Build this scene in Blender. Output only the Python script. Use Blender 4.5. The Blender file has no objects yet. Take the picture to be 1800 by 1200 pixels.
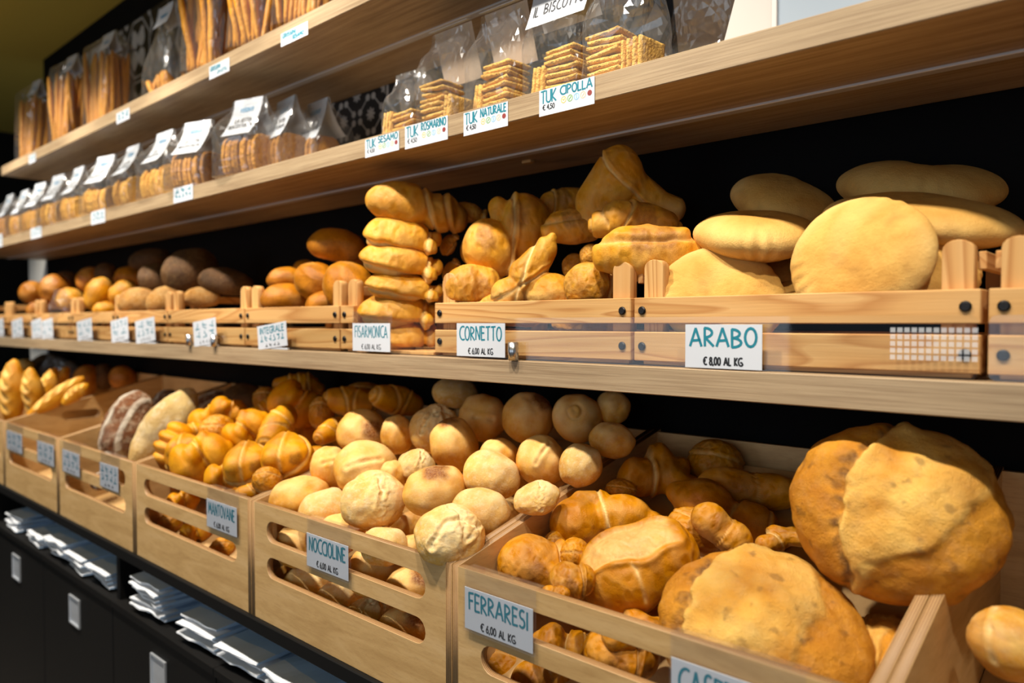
import bpy, bmesh, math, random
import numpy as np
from mathutils import Vector, Matrix, noise

random.seed(7)
SC = bpy.context.scene
COL = SC.collection
CZ = 1.40                      # eye height above the floor

# ------------------------------------------------------------------ camera
F = 1300.0                     # focal length in pixels of the 1800 px wide frame
YAW, PITCH = math.radians(42.07), math.radians(-1.45)
cam_d = bpy.data.cameras.new('camera')
cam = bpy.data.objects.new('camera', cam_d)
COL.objects.link(cam)
cam_d.sensor_width = 36.0
cam_d.lens = F / 1800.0 * 36.0
cam_d.clip_start, cam_d.clip_end = 0.05, 60
cam.location = (0, 0, CZ)
cam.rotation_euler = (math.pi / 2 + PITCH, 0, YAW)
cam_d.dof.use_dof = True
cam_d.dof.focus_distance = 1.12
cam_d.dof.aperture_fstop = 2.7
SC.camera = cam

# ------------------------------------------------------------------ light
SC.view_settings.view_transform = 'Standard'
SC.view_settings.look = 'None'
SC.view_settings.gamma = 1.0
SC.view_settings.exposure = 0.08
SC.view_settings.use_curve_mapping = False
SC.cycles.transparent_max_bounces = 40
SC.cycles.max_bounces = 6
SC.cycles.sample_clamp_indirect = 4.0
SC.cycles.caustics_reflective = False
SC.cycles.caustics_refractive = False

wd = bpy.data.worlds.new('daylight')
SC.world = wd
wd.use_nodes = True
bg = wd.node_tree.nodes['Background']
bg.inputs['Color'].default_value = (0.70, 0.83, 1.0, 1)
bg.inputs['Strength'].default_value = 0.20

LAMP_Y, LAMP_H = 0.20, 1.30
for lx, watt in ((0.35, 60), (-0.35, 76), (-1.05, 92), (-1.75, 98), (-2.45, 98), (-3.15, 98), (-3.85, 98)):
    ld = bpy.data.lights.new('ceiling_spot', 'SPOT')
    ld.energy = watt
    ld.color = (1.0, 0.93, 0.82)
    ld.shadow_soft_size = 0.04
    ld.spot_size = math.radians(74)
    ld.spot_blend = 0.5
    lo = bpy.data.objects.new('ceiling_spot', ld)
    COL.objects.link(lo)
    lo.location = (lx, LAMP_Y, CZ + LAMP_H)
    tgt = Vector((lx - 0.02, 0.95, CZ - 0.10))
    lo.rotation_euler = (tgt - lo.location).to_track_quat('-Z', 'Y').to_euler()

# daylight through the two shop windows opposite the shelves
for wx in (-3.1, 0.4):
    wl = bpy.data.lights.new('shop_window_light', 'AREA')
    wl.shape = 'RECTANGLE'
    wl.size, wl.size_y = 2.4, 1.5
    wl.energy = 19
    wl.color = (0.76, 0.88, 1.0)
    wo = bpy.data.objects.new('shop_window_light', wl)
    COL.objects.link(wo)
    wo.location = (wx, -3.0, 1.55)
    wo.rotation_euler = (math.pi / 2, 0, 0)

# ------------------------------------------------------------------ geometry of the view
_c, _s = math.cos(YAW), math.sin(YAW)
CR = Vector((_c, _s, 0))
CF = Vector((-_s * math.cos(PITCH), _c * math.cos(PITCH), math.sin(PITCH)))
CU = CR.cross(CF)
EYE = Vector((0, 0, CZ))


def ray(px, py):
    """direction (unit depth) towards a point of the 1800x1200 photograph"""
    return CF + CR * ((px - 900) / F) + CU * ((600 - py) / F)


def at_y(px, py, Y):
    d = ray(px, py)
    return EYE + d * (Y / d.y)


def x_at(px, Y, py=600):
    return at_y(px, py, Y).x


# ------------------------------------------------------------------ helpers
def tag(o, label=None, cat=None, group=None, kind=None):
    if label: o['label'] = label
    if cat: o['category'] = cat
    if group: o['group'] = group
    if kind: o['kind'] = kind
    return o


def link(name, data, parent=None, loc=None, mat=None):
    o = bpy.data.objects.new(name, data)
    COL.objects.link(o)
    if parent is not None: o.parent = parent
    if loc is not None: o.location = loc
    if mat is not None and data is not None:
        if not data.materials: data.materials.append(mat)
    return o


def empty(name, loc=(0, 0, 0), rz=0.0):
    o = bpy.data.objects.new(name, None)
    COL.objects.link(o)
    o.empty_display_size = 0.05
    o.location = loc
    o.rotation_euler = (0, 0, rz)
    return o


def mesh_from(name, verts, faces, mat=None, smooth=False):
    me = bpy.data.meshes.new(name)
    me.from_pydata([tuple(v) for v in verts], [], faces)
    me.update()
    if smooth:
        me.polygons.foreach_set('use_smooth', [True] * len(me.polygons))
    if mat: me.materials.append(mat)
    return me


_boxes = {}


def box_mesh(dx, dy, dz, mat, bevel=0.0012, seg=1):
    key = (round(dx, 4), round(dy, 4), round(dz, 4), mat.name, bevel, seg)
    if key in _boxes: return _boxes[key]
    bm = bmesh.new()
    bmesh.ops.create_cube(bm, size=1.0)
    for v in bm.verts: v.co = Vector((v.co.x * dx, v.co.y * dy, v.co.z * dz))
    if bevel > 0:
        bmesh.ops.bevel(bm, geom=list(bm.edges), offset=min(bevel, dx * .3, dy * .3, dz * .3), segments=seg, affect='EDGES', profile=0.5)
    me = bpy.data.meshes.new('box')
    bm.to_mesh(me); bm.free()
    me.materials.append(mat)
    _boxes[key] = me
    return me


def box(name, x0, x1, y0, y1, z0, z1, mat, parent=None, bevel=0.0012, seg=1, origin=(0, 0, 0)):
    """box between world limits (relative to a parent whose origin is given)"""
    me = box_mesh(x1 - x0, y1 - y0, z1 - z0, mat, bevel, seg)
    return link(name, me, parent, ((x0 + x1) / 2 - origin[0], (y0 + y1) / 2 - origin[1], (z0 + z1) / 2 - origin[2]))


def cyl_mesh(r, h, mat, n=20, axis='Z', bevel=0.0):
    bm = bmesh.new()
    bmesh.ops.create_cone(bm, cap_ends=True, segments=n, radius1=r, radius2=r, depth=h)
    if bevel:
        bmesh.ops.bevel(bm, geom=[e for e in bm.edges if abs(abs(e.verts[0].co.z) - h / 2) < 1e-6 and abs(abs(e.verts[1].co.z) - h / 2) < 1e-6 and e.verts[0].co.z * e.verts[1].co.z > 0],
                        offset=bevel, segments=2, affect='EDGES')
    if axis == 'Y':
        bmesh.ops.rotate(bm, verts=bm.verts, matrix=Matrix.Rotation(math.pi / 2, 3, 'X'))
    me = bpy.data.meshes.new('cyl')
    bm.to_mesh(me); bm.free()
    me.materials.append(mat)
    for p in me.polygons: p.use_smooth = len(p.vertices) == 4
    return me


ORD = ['first', 'second', 'third', 'fourth', 'fifth', 'sixth', 'seventh', 'eighth', 'ninth', 'tenth', 'eleventh', 'twelfth', 'thirteenth', 'fourteenth', 'fifteenth', 'sixteenth']


# ------------------------------------------------------------------ materials
def C(r, g, b, a=1.0):
    f = lambda v: (v / 255 / 12.92) if v / 255 <= 0.04045 else ((v / 255 + 0.055) / 1.055) ** 2.4
    return (f(r), f(g), f(b), a)


class G:
    """small node-graph helper"""
    def __init__(s, name):
        s.m = bpy.data.materials.new(name)
        s.m.use_nodes = True
        s.t = s.m.node_tree
        s.t.nodes.clear()
        s.out = s.t.nodes.new('ShaderNodeOutputMaterial')

    def n(s, typ, ins=None, **props):
        nd = s.t.nodes.new('ShaderNode' + typ)
        for k, v in props.items(): setattr(nd, k, v)
        for k, v in (ins or {}).items():
            sock = nd.inputs[k]
            if isinstance(v, bpy.types.NodeSocket): s.t.links.new(v, sock)
            else: sock.default_value = v
        return nd

    def ramp(s, fac, stops, interp='LINEAR'):
        nd = s.n('ValToRGB', {'Fac': fac})
        cr = nd.color_ramp
        cr.interpolation = interp
        while len(cr.elements) < len(stops): cr.elements.new(0.5)
        for e, (p, c) in zip(cr.elements, stops):
            e.position = p
            e.color = c if len(c) == 4 else (*c, 1)
        return nd.outputs['Color']

    def math(s, op, a, b=0.0, c=0.0, clamp=False):
        nd = s.n('Math', {0: a, 1: b, 2: c}, operation=op, use_clamp=clamp)
        return nd.outputs[0]

    def vmath(s, op, a, b=(0, 0, 0)):
        nd = s.n('VectorMath', {0: a, 1: b}, operation=op)
        return nd.outputs[0]

    def mix(s, fac, a, b, blend='MIX'):
        nd = s.n('Mix', {}, data_type='RGBA', blend_type=blend)
        for sock, v in ((nd.inputs[0], fac), (nd.inputs[6], a), (nd.inputs[7], b)):
            if isinstance(v, bpy.types.NodeSocket): s.t.links.new(v, sock)
            else: sock.default_value = v
        return nd.outputs[2]

    def coord(s, which='Object'):
        return s.n('TexCoord').outputs[which]

    def mapping(s, vec, scale=(1, 1, 1), loc=(0, 0, 0), rot=(0, 0, 0)):
        return s.n('Mapping', {'Vector': vec, 'Scale': scale, 'Location': loc, 'Rotation': rot}).outputs[0]

    def noise(s, vec, scale, detail=3.0, rough=0.55, dist=0.0):
        return s.n('TexNoise', {'Vector': vec, 'Scale': scale, 'Detail': detail, 'Roughness': rough, 'Distortion': dist}).outputs['Fac']

    def bump(s, height, strength=0.3, dist=0.01, normal=None):
        ins = {'Height': height, 'Strength': strength, 'Distance': dist}
        if normal is not None: ins['Normal'] = normal
        return s.n('Bump', ins).outputs[0]

    def bsdf(s, **kw):
        nd = s.n('BsdfPrincipled', {k.replace('_', ' '): v for k, v in kw.items()})
        s.t.links.new(nd.outputs[0], s.out.inputs['Surface'])
        return nd

    def surf(s, sock):
        s.t.links.new(sock, s.out.inputs['Surface'])


def flat(name, col, rough=0.5, metal=0.0, spec=0.5, bump=0.0, bscale=60):
    g = G(name)
    b = g.bsdf(Base_Color=col, Roughness=rough, Metallic=metal)
    b.inputs['Specular IOR Level'].default_value = spec
    if bump:
        g.t.links.new(g.bump(g.noise(g.coord(), bscale, 4), bump, 0.002), b.inputs['Normal'])
    return g.m


def rnd(g):
    return g.n('ObjectInfo').outputs['Random']


def oak_mat():
    g = G('oak_laminate')
    v = g.coord()
    st = g.mapping(v, (1.2, 26, 60))
    n1 = g.noise(st, 3.0, 5, 0.6, 0.4)
    n2 = g.noise(g.mapping(v, (2.5, 90, 260)), 3.0, 4, 0.7, 0.2)
    n3 = g.noise(g.mapping(v, (0.7, 5, 9)), 2.0, 2)
    c = g.ramp(n1, [(0.3, C(142, 118, 90)), (0.5, C(170, 146, 114)), (0.72, C(184, 161, 128))])
    c = g.mix(g.math('MULTIPLY', g.ramp(n2, [(0.47, (0, 0, 0)), (0.62, (1, 1, 1))]), 0.5), c, C(120, 97, 72))
    c = g.mix(g.math('MULTIPLY', n3, 0.25), c, C(156, 126, 90))
    b = g.bsdf(Base_Color=c, Roughness=0.48)
    b.inputs['Specular IOR Level'].default_value = 0.35
    g.t.links.new(g.bump(n2, 0.12, 0.002), b.inputs['Normal'])
    return g.m


def ply_mat(name, axis, thick):
    """birch plywood: faces birch, edges show the glued layers (layers stacked along one local axis)"""
    g = G(name)
    v = g.coord()
    sep = g.n('SeparateXYZ', {0: v})
    th = sep.outputs[axis]
    nl = 9
    ph = g.math('ADD', g.math('DIVIDE', th, thick), 0.5)          # 0..1 through the board
    st = g.math('FRACT', g.math('MULTIPLY', ph, nl / 2.0))
    band = g.ramp(st, [(0.0, C(196, 158, 108)), (0.46, C(188, 148, 98)), (0.52, C(110, 74, 46)), (0.94, C(132, 92, 58)), (1.0, C(190, 150, 100))])
    sc = (10, 10, 3) if axis != 2 else (10, 3, 10)
    n1 = g.noise(g.mapping(v, (1.6, 1.6, 9)), 3.2, 4, 0.55, 1.2)
    n2 = g.noise(v, 240, 3, 0.7)
    n3 = g.noise(g.mapping(v, (9, 9, 60)), 4.0, 4, 0.6, 0.5)
    face = g.ramp(n1, [(0.3, C(184, 144, 90)), (0.5, C(200, 160, 104)), (0.7, C(209, 171, 118))])
    face = g.mix(g.math('MULTIPLY', g.ramp(n3, [(0.5, (0, 0, 0)), (0.66, (1, 1, 1))]), 0.28), face, C(166, 124, 74))
    inside = g.math('LESS_THAN', g.math('ABSOLUTE', g.math('SUBTRACT', ph, 0.5)), 0.49)
    edge = g.mix(g.math('MULTIPLY', n2, 0.35), band, C(130, 92, 56))
    c = g.mix(inside, face, edge)
    b = g.bsdf(Base_Color=c, Roughness=0.5)
    b.inputs['Specular IOR Level'].default_value = 0.35
    g.t.links.new(g.bump(n2, 0.08, 0.002), b.inputs['Normal'])
    return g.m


def pine_mat(name, ax):
    """pine slat, grain along local axis ax (0 = x, 1 = y, 2 = z)"""
    g = G(name)
    v0 = g.coord()
    r = rnd(g)
    off = g.n('CombineXYZ', {0: g.math('MULTIPLY', r, 7.0), 1: g.math('MULTIPLY', r, 3.0), 2: g.math('MULTIPLY', r, 5.0)}).outputs[0]
    v = g.vmath('ADD', v0, off)
    sc = [14.0, 14.0, 14.0]; sc[ax] = 1.5
    warp = g.noise(g.mapping(v, tuple(x * 0.45 for x in sc)), 1.6, 2, 0.5, 0.6)
    rings = g.math('FRACT', g.math('MULTIPLY', warp, 15.0))
    fine = [160.0, 160.0, 160.0]; fine[ax] = 5.0
    nf = g.noise(g.mapping(v, tuple(fine)), 1.5, 3, 0.6)
    c = g.ramp(rings, [(0.0, C(220, 174, 112)), (0.55, C(212, 162, 98)), (0.86, C(180, 124, 66)), (1.0, C(214, 166, 104))])
    c = g.mix(g.math('MULTIPLY', nf, 0.3), c, C(184, 130, 74))
    kn = g.n('TexVoronoi', {'Vector': g.mapping(v, tuple(5.0 if i == ax else 18.0 for i in range(3))), 'Scale': 0.55, 'Randomness': 1.0}).outputs['Distance']
    c = g.mix(g.ramp(kn, [(0.05, (1, 1, 1)), (0.13, (0, 0, 0))]), c, C(104, 58, 28))
    c = g.mix(g.math('MULTIPLY', r, 0.25), c, C(196, 140, 86))
    b = g.bsdf(Base_Color=c, Roughness=0.6)
    b.inputs['Specular IOR Level'].default_value = 0.25
    g.t.links.new(g.bump(nf, 0.2, 0.002), b.inputs['Normal'])
    return g.m


def clear_film(name, tint=(1, 1, 1, 1), lo=0.02, hi=0.75, rough=0.06, wr=0.0, milk=0.0):
    """thin clear sheet: passes light straight through, mirrors more at grazing angles"""
    g = G(name)
    nrm = None
    if wr:
        v = g.coord()
        h1 = g.noise(g.mapping(v, (1, 1, 0.6)), 26, 3, 0.5, 1.5)
        rid = g.math('ABSOLUTE', g.math('SUBTRACT', h1, 0.5))
        nrm = g.bump(rid, wr, 0.02)
    lw = g.n('LayerWeight', {'Blend': 0.25})
    if nrm is not None: g.t.links.new(nrm, lw.inputs['Normal'])
    f = g.math('MULTIPLY_ADD', g.math('POWER', lw.outputs['Facing'], 2.5), hi - lo, lo)
    tr = g.n('BsdfTransparent', {'Color': tint})
    gl = g.n('BsdfGlossy', {'Color': (1, 1, 1, 1), 'Roughness': rough})
    if nrm is not None: g.t.links.new(nrm, gl.inputs['Normal'])
    base = tr.outputs[0]
    if milk:
        df = g.n('BsdfDiffuse', {'Color': (0.9, 0.92, 0.95, 1)})
        base = g.n('MixShader', {0: milk, 1: base, 2: df.outputs[0]}).outputs[0]
    g.surf(g.n('MixShader', {0: f, 1: base, 2: gl.outputs[0]}).outputs[0])
    return g.m


def bread_mat(name, base, dark, pale, burn=None, facet=0.0, speck=None, speck_n=40, speck_amt=0.0, flour=0.0, rough=0.55, bump=0.25, blotch=0.62):
    g = G(name)
    r = rnd(g)
    v0 = g.coord()
    off = g.n('CombineXYZ', {0: g.math('MULTIPLY', r, 13.0), 1: g.math('MULTIPLY', r, 29.0), 2: g.math('MULTIPLY', r, 17.0)}).outputs[0]
    v = g.vmath('ADD', v0, off)
    n1 = g.noise(v, 1.5, 4, 0.6, 0.3)
    n2 = g.noise(v, 16, 4, 0.65)
    n3 = g.noise(v, 70, 3, 0.7)
    c = g.mix(g.math('MULTIPLY', g.ramp(n1, [(0.40, (0, 0, 0)), (0.62, (1, 1, 1))]), blotch), base, dark)
    c = g.mix(g.math('MULTIPLY', g.ramp(n2, [(0.5, (0, 0, 0)), (0.7, (1, 1, 1))]), 0.25), c, dark)
    pa = g.n('Attribute', attribute_name='pale').outputs['Fac']
    da = g.n('Attribute', attribute_name='dark').outputs['Fac']
    h = g.math('ADD', g.math('MULTIPLY', n2, 0.6), g.math('MULTIPLY', n3, 0.35))
    if facet:
        vo = g.n('TexVoronoi', {'Vector': g.vmath('ADD', v, g.vmath('MULTIPLY', g.n('TexNoise', {'Vector': v, 'Scale': 3.0}).outputs['Color'], (0.25, 0.25, 0.25))), 'Scale': 5.5}, feature='SMOOTH_F1')
        vd = vo.outputs['Distance']
        h = g.math('ADD', g.math('MULTIPLY', h, 0.35), g.math('MULTIPLY', vd, facet * 1.6))
        c = g.mix(g.math('MULTIPLY', g.ramp(vd, [(0.30, (0, 0, 0)), (0.62, (1, 1, 1))]), 0.13), c, pale)
    pf = g.math('MULTIPLY', pa, g.math('MULTIPLY_ADD', n2, 0.9, 0.5), clamp=True)
    c = g.mix(pf, c, pale)
    df = g.math('MULTIPLY', da, g.math('MULTIPLY_ADD', n2, 1.1, 0.35), clamp=True)
    c = g.mix(df, c, burn or dark)
    if flour:
        fl = g.noise(v, 5.0, 5, 0.75)
        c = g.mix(g.math('MULTIPLY', g.ramp(fl, [(0.48, (0, 0, 0)), (0.62, (1, 1, 1))]), flour), c, C(240, 226, 196))
    if speck:
        vs = g.n('TexVoronoi', {'Vector': v, 'Scale': float(speck_n)})
        sd = g.ramp(vs.outputs['Distance'], [(0.22, (1, 1, 1)), (0.34, (0, 0, 0))])
        sel = g.math('GREATER_THAN', g.n('SeparateColor', {0: vs.outputs['Color']}).outputs[0], 1.0 - speck_amt)
        sm = g.math('MULTIPLY', sd, sel)
        c = g.mix(sm, c, speck)
        h = g.math('ADD', h, g.math('MULTIPLY', sm, 0.6))
    val = g.math('MULTIPLY_ADD', r, 0.22, 0.89)
    c = g.n('HueSaturation', {'Hue': 0.5035, 'Saturation': 1.03, 'Value': val, 'Color': c}).outputs[0]
    b = g.bsdf(Base_Color=c, Roughness=rough)
    b.inputs['Specular IOR Level'].default_value = 0.3
    g.t.links.new(g.bump(h, bump, 0.06), b.inputs['Normal'])
    return g.m


M = {}
M['oak'] = oak_mat()
PT = 0.012
M['ply_y'] = ply_mat('birch_plywood_front', 1, PT)
M['ply_x'] = ply_mat('birch_plywood_side', 0, PT)
M['ply_z'] = ply_mat('birch_plywood_bottom', 2, 0.009)
M['pine_x'] = pine_mat('pine_along', 0)
M['pine_y'] = pine_mat('pine_across', 1)
M['pine_z'] = pine_mat('pine_upright', 2)
M['black'] = flat('black_laminate', C(13, 11, 9), 0.6, 0, 0.2, 0.05, 90)
M['black_wall'] = flat('black_wall_panel', C(8, 7, 7), 0.8, 0, 0.1)
M['ceiling'] = flat('olive_ceiling_paint', C(206, 180, 80), 0.8, 0, 0.2, 0.05, 120)
M['floor'] = flat('grey_floor_tile', C(120, 112, 104), 0.4)
M['pillar'] = flat('pale_paint', C(206, 204, 198), 0.7)
M['steel'] = flat('brushed_steel', C(190, 190, 192), 0.3, 1.0)
M['pull'] = flat('satin_chrome', C(214, 218, 224), 0.35, 0.55)
M['alu'] = flat('aluminium_profile', C(206, 200, 196), 0.4, 0.3)
M['nail'] = flat('dark_screw', C(52, 48, 46), 0.35, 0.9, 0.5, 0.3, 300)
M['card'] = flat('white_card', C(203, 206, 212), 0.55, 0, 0.3)
M['paper'] = flat('white_paper', C(226, 228, 232), 0.7, 0, 0.2, 0.1, 90)
M['paper_blue'] = flat('ambient_blue_paper', C(184, 212, 242), 0.7, 0, 0.2, 0.1, 90)  # bluish ambient light on the stack tops is mixed into this blue
M['teal'] = flat('teal_ink', C(16, 120, 138), 0.6)
M['ink'] = flat('black_ink', C(22, 22, 26), 0.6)
M['blue_ink'] = flat('pale_blue_ink', C(92, 150, 186), 0.6)
M['ring_ink'] = flat('grey_ring_ink', C(204, 212, 222), 0.6)
for nm, cc in (('yellow', (226, 190, 92)), ('green', (120, 168, 88)), ('sky', (128, 186, 226)), ('peach', (232, 188, 150)), ('maroon', (140, 54, 50))):
    M['icon_' + nm] = flat(nm + '_ink', C(*cc), 0.6)
M['acrylic'] = clear_film('clear_acrylic', (0.97, 0.98, 0.985, 1), 0.025, 0.6, 0.03)
M['film'] = clear_film('cellophane', (0.985, 0.985, 0.98, 1), 0.09, 0.9, 0.15, 0.0, 0.03)
M['holder'] = clear_film('clear_plastic_holder', (0.99, 0.99, 0.995, 1), 0.03, 0.7, 0.04, 0, 0.012)
M['reflection_grid'] = clear_film('white_grid_reflection', (1, 1, 1, 1), 0.02, 0.3, 0.2, 0, 0.4)

M['roll'] = bread_mat('pale_roll_crust', C(228, 168, 78), C(206, 124, 36), C(244, 216, 158), C(124, 66, 24), flour=0.10, bump=0.22)
M['roll_flour'] = bread_mat('floury_roll_crust', C(232, 180, 98), C(210, 142, 58), C(245, 224, 176), C(150, 96, 48), flour=0.28, bump=0.35, rough=0.8)
M['golden'] = bread_mat('golden_twist_crust', C(198, 126, 22), C(160, 88, 12), C(238, 204, 142), C(104, 56, 22), facet=0.7, bump=0.25, rough=0.42)
M['mant'] = bread_mat('honey_twist_crust', C(222, 152, 44), C(190, 106, 20), C(240, 208, 140), C(110, 62, 28), bump=0.2, rough=0.42)
M['corn'] = bread_mat('cornetto_crust', C(224, 158, 58), C(196, 118, 30), C(240, 208, 146), C(138, 84, 42), facet=0.8, bump=0.25, rough=0.48)
M['arabo'] = bread_mat('flatbread_crust', C(214, 164, 90), C(190, 132, 62), C(226, 186, 118), C(140, 94, 48), bump=0.3, rough=0.8, blotch=0.6)
M['loaf'] = bread_mat('country_loaf_crust', C(212, 142, 52), C(168, 96, 28), C(246, 198, 112), C(82, 46, 22), flour=0.04, bump=0.4, rough=0.6)
M['integ'] = bread_mat('wholemeal_crust', C(198, 124, 40), C(150, 84, 22), C(222, 178, 118), C(90, 50, 24), speck=C(92, 52, 24), speck_n=26, speck_amt=0.3, bump=0.2, rough=0.42)
M['darkb'] = bread_mat('dark_rye_crust', C(92, 58, 24), C(54, 34, 16), C(120, 84, 58), C(36, 24, 20), speck=C(186, 150, 98), speck_n=34, speck_amt=0.38, bump=0.35, rough=0.6)
M['seed'] = bread_mat('seeded_crust', C(190, 132, 66), C(140, 88, 40), C(226, 190, 132), C(100, 60, 28), speck=C(238, 214, 164), speck_n=24, speck_amt=0.75, bump=0.5, rough=0.6)
M['redroll'] = bread_mat('glazed_brown_crust', C(190, 116, 46), C(142, 78, 26), C(222, 170, 100), C(90, 44, 22), bump=0.15, rough=0.38)
M['rustic'] = bread_mat('rustic_crust', C(132, 78, 44), C(98, 54, 32), C(232, 220, 200), C(196, 118, 36), flour=0.3, bump=0.5, rough=0.75)
M['ciab'] = bread_mat('floury_pale_crust', C(222, 188, 126), C(190, 140, 76), C(242, 226, 190), C(120, 76, 40), flour=0.4, bump=0.5, rough=0.8)
M['bag_f'] = bread_mat('baguette_crust', C(218, 150, 48), C(186, 108, 26), C(244, 206, 124), C(120, 66, 24), bump=0.2, rough=0.45)
M['cracker'] = bread_mat('cracker', C(228, 180, 100), C(204, 146, 68), C(232, 196, 132), C(120, 70, 34), speck=C(140, 90, 46), speck_n=10, speck_amt=0.25, bump=0.5, rough=0.65)
M['rusk'] = bread_mat('rusk', C(204, 140, 60), C(120, 72, 28), C(232, 182, 104), C(84, 44, 20), bump=0.5, rough=0.6)
M['stick'] = bread_mat('breadstick', C(214, 146, 56), C(182, 108, 32), C(232, 184, 104), C(110, 62, 26), bump=0.25, rough=0.5)
M['biscuit'] = bread_mat('golden_biscuit', C(220, 164, 76), C(170, 106, 38), C(238, 198, 122), C(110, 62, 26), bump=0.5, rough=0.6)
M['kraft'] = flat('card_reverse', C(190, 170, 150), 0.7)
M['board'] = flat('off_white_board', C(182, 176, 168), 0.6)

# ================================================================== the setting
WALL_Y = 1.254
CEIL = CZ + 1.371
XL, XR = -4.43, 2.2

o = box('floor', -6.4, 3.2, -3.2, 2.6, -0.05, 0.0, M['floor'], bevel=0); tag(o, kind='structure')
o = box('ceiling', -6.4, 3.2, -3.2, 2.6, CEIL, CEIL + 0.05, M['ceiling'], bevel=0); tag(o, kind='structure')
wall_back = box('wall_back', XL, XR, WALL_Y, WALL_Y + 0.10, 0.0, CEIL, M['black_wall'], bevel=0); tag(wall_back, kind='structure')
o = box('wall_left', -6.4, -6.3, -3.2, 2.6, 0.0, CEIL, M['black'], bevel=0); tag(o, kind='structure')
o = box('wall_rear', -6.3, XL, 2.5, 2.6, 0.0, CEIL, M['black_wall'], bevel=0); tag(o, kind='structure')
o = box('trim_1', -4.74, -4.435, WALL_Y + 0.0, WALL_Y + 0.30, 0.0, CZ + 0.36, M['pillar'], bevel=0.004); tag(o, kind='structure')


# ---- patterned cement tiles on the back wall
def tile_mat(kind):
    g = G('cement_tile_' + kind)
    sep = g.n('SeparateXYZ', {0: g.coord()})
    S = 0.248
    u = g.math('DIVIDE', sep.outputs[0], S)
    w = g.math('DIVIDE', sep.outputs[2], S)
    mn = lambda a, b: g.math('MINIMUM', a, b)
    mx = lambda a, b: g.math('MAXIMUM', a, b)
    au, aw = g.math('ABSOLUTE', u), g.math('ABSOLUTE', w)

    def circ(x, y, cx, cy, r):
        dx, dy = g.math('SUBTRACT', x, cx), g.math('SUBTRACT', y, cy)
        return g.math('SUBTRACT', g.math('SQRT', g.math('ADD', g.math('MULTIPLY', dx, dx), g.math('MULTIPLY', dy, dy))), r)
    if kind == 'petal':
        pet = mn(circ(au, aw, 0.13, 0.15, 0.135), circ(au, aw, 0.17, 0.26, 0.075))
        octa = mx(mx(au, aw), g.math('MULTIPLY', g.math('ADD', au, aw), 0.72))
        frame = g.math('SUBTRACT', g.math('ABSOLUTE', g.math('SUBTRACT', octa, 0.455)), 0.016)
        corner = circ(au, aw, 0.5, 0.5, 0.10)
        d = mn(mn(pet, frame), corner)
    elif kind == 'star':
        fu = g.math('SUBTRACT', g.math('FRACT', g.math('ADD', g.math('MULTIPLY', u, 2.0), 0.5)), 0.5)
        fw = g.math('SUBTRACT', g.math('FRACT', g.math('ADD', g.math('MULTIPLY', w, 2.0), 0.5)), 0.5)

        def star(x, y):
            r = g.math('SQRT', g.math('ADD', g.math('MULTIPLY', x, x), g.math('MULTIPLY', y, y)))
            an = g.math('ARCTAN2', y, x)
            k = g.math('ABSOLUTE', g.math('COSINE', g.math('MULTIPLY', an, 4.0)))
            return g.math('SUBTRACT', r, g.math('MULTIPLY_ADD', k, 0.09, 0.065))
        afu, afw = g.math('ABSOLUTE', fu), g.math('ABSOLUTE', fw)
        s1 = star(fu, fw)
        s2 = star(g.math('SUBTRACT', afu, 0.5), g.math('SUBTRACT', afw, 0.5))
        # dumb-bells lie on the diagonals between the stars' rows
        c1 = circ(afu, afw, 0.40, 0.12, 0.075)
        c2 = circ(afu, afw, 0.12, 0.40, 0.075)
        p = g.math('SUBTRACT', g.math('ABSOLUTE', g.math('SUBTRACT', g.math('ADD', afu, afw), 0.52)), 0.022)
        lim = g.math('SUBTRACT', g.math('ABSOLUTE', g.math('SUBTRACT', afu, afw)), 0.28)
        bar = mx(p, lim)
        d = mn(mn(s1, s2), mn(mn(c1, c2), bar))
    elif kind == 'arc':
        # pale ground with broad black arcs
        a1 = g.math('SUBTRACT', g.math('ABSOLUTE', circ(u, w, 0.5, -0.5, 0.62)), 0.055)
        a2 = g.math('SUBTRACT', g.math('ABSOLUTE', circ(u, w, -0.5, 0.5, 0.30)), 0.05)
        a3 = circ(u, w, -0.22, 0.16, 0.10)
        a4 = g.math('SUBTRACT', g.math('ABSOLUTE', circ(u, w, -0.25, -0.25, 0.20)), 0.02)
        d = g.math('MULTIPLY', mn(mn(a1, a2), mn(a3, a4)), -1.0)
    else:
        t = g.math('ADD', g.math('ABSOLUTE', g.math('SUBTRACT', g.math('FRACT', g.math('MULTIPLY', u, 3.0)), 0.5)),
                   g.math('MULTIPLY', g.math('ABSOLUTE', g.math('SUBTRACT', g.math('FRACT', g.math('MULTIPLY', w, 2.0)), 0.5)), 0.9))
        d = g.math('SUBTRACT', t, 0.34)
    f = g.math('MULTIPLY_ADD', d, -90.0, 0.5, clamp=True)
    ns = g.noise(g.coord(), 60, 4)
    white = g.mix(g.math('MULTIPLY', ns, 0.5), C(178, 174, 168), C(142, 138, 134))
    c = g.mix(f, C(20, 19, 20), white)
    b = g.bsdf(Base_Color=c, Roughness=0.45)
    return g.m


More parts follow.
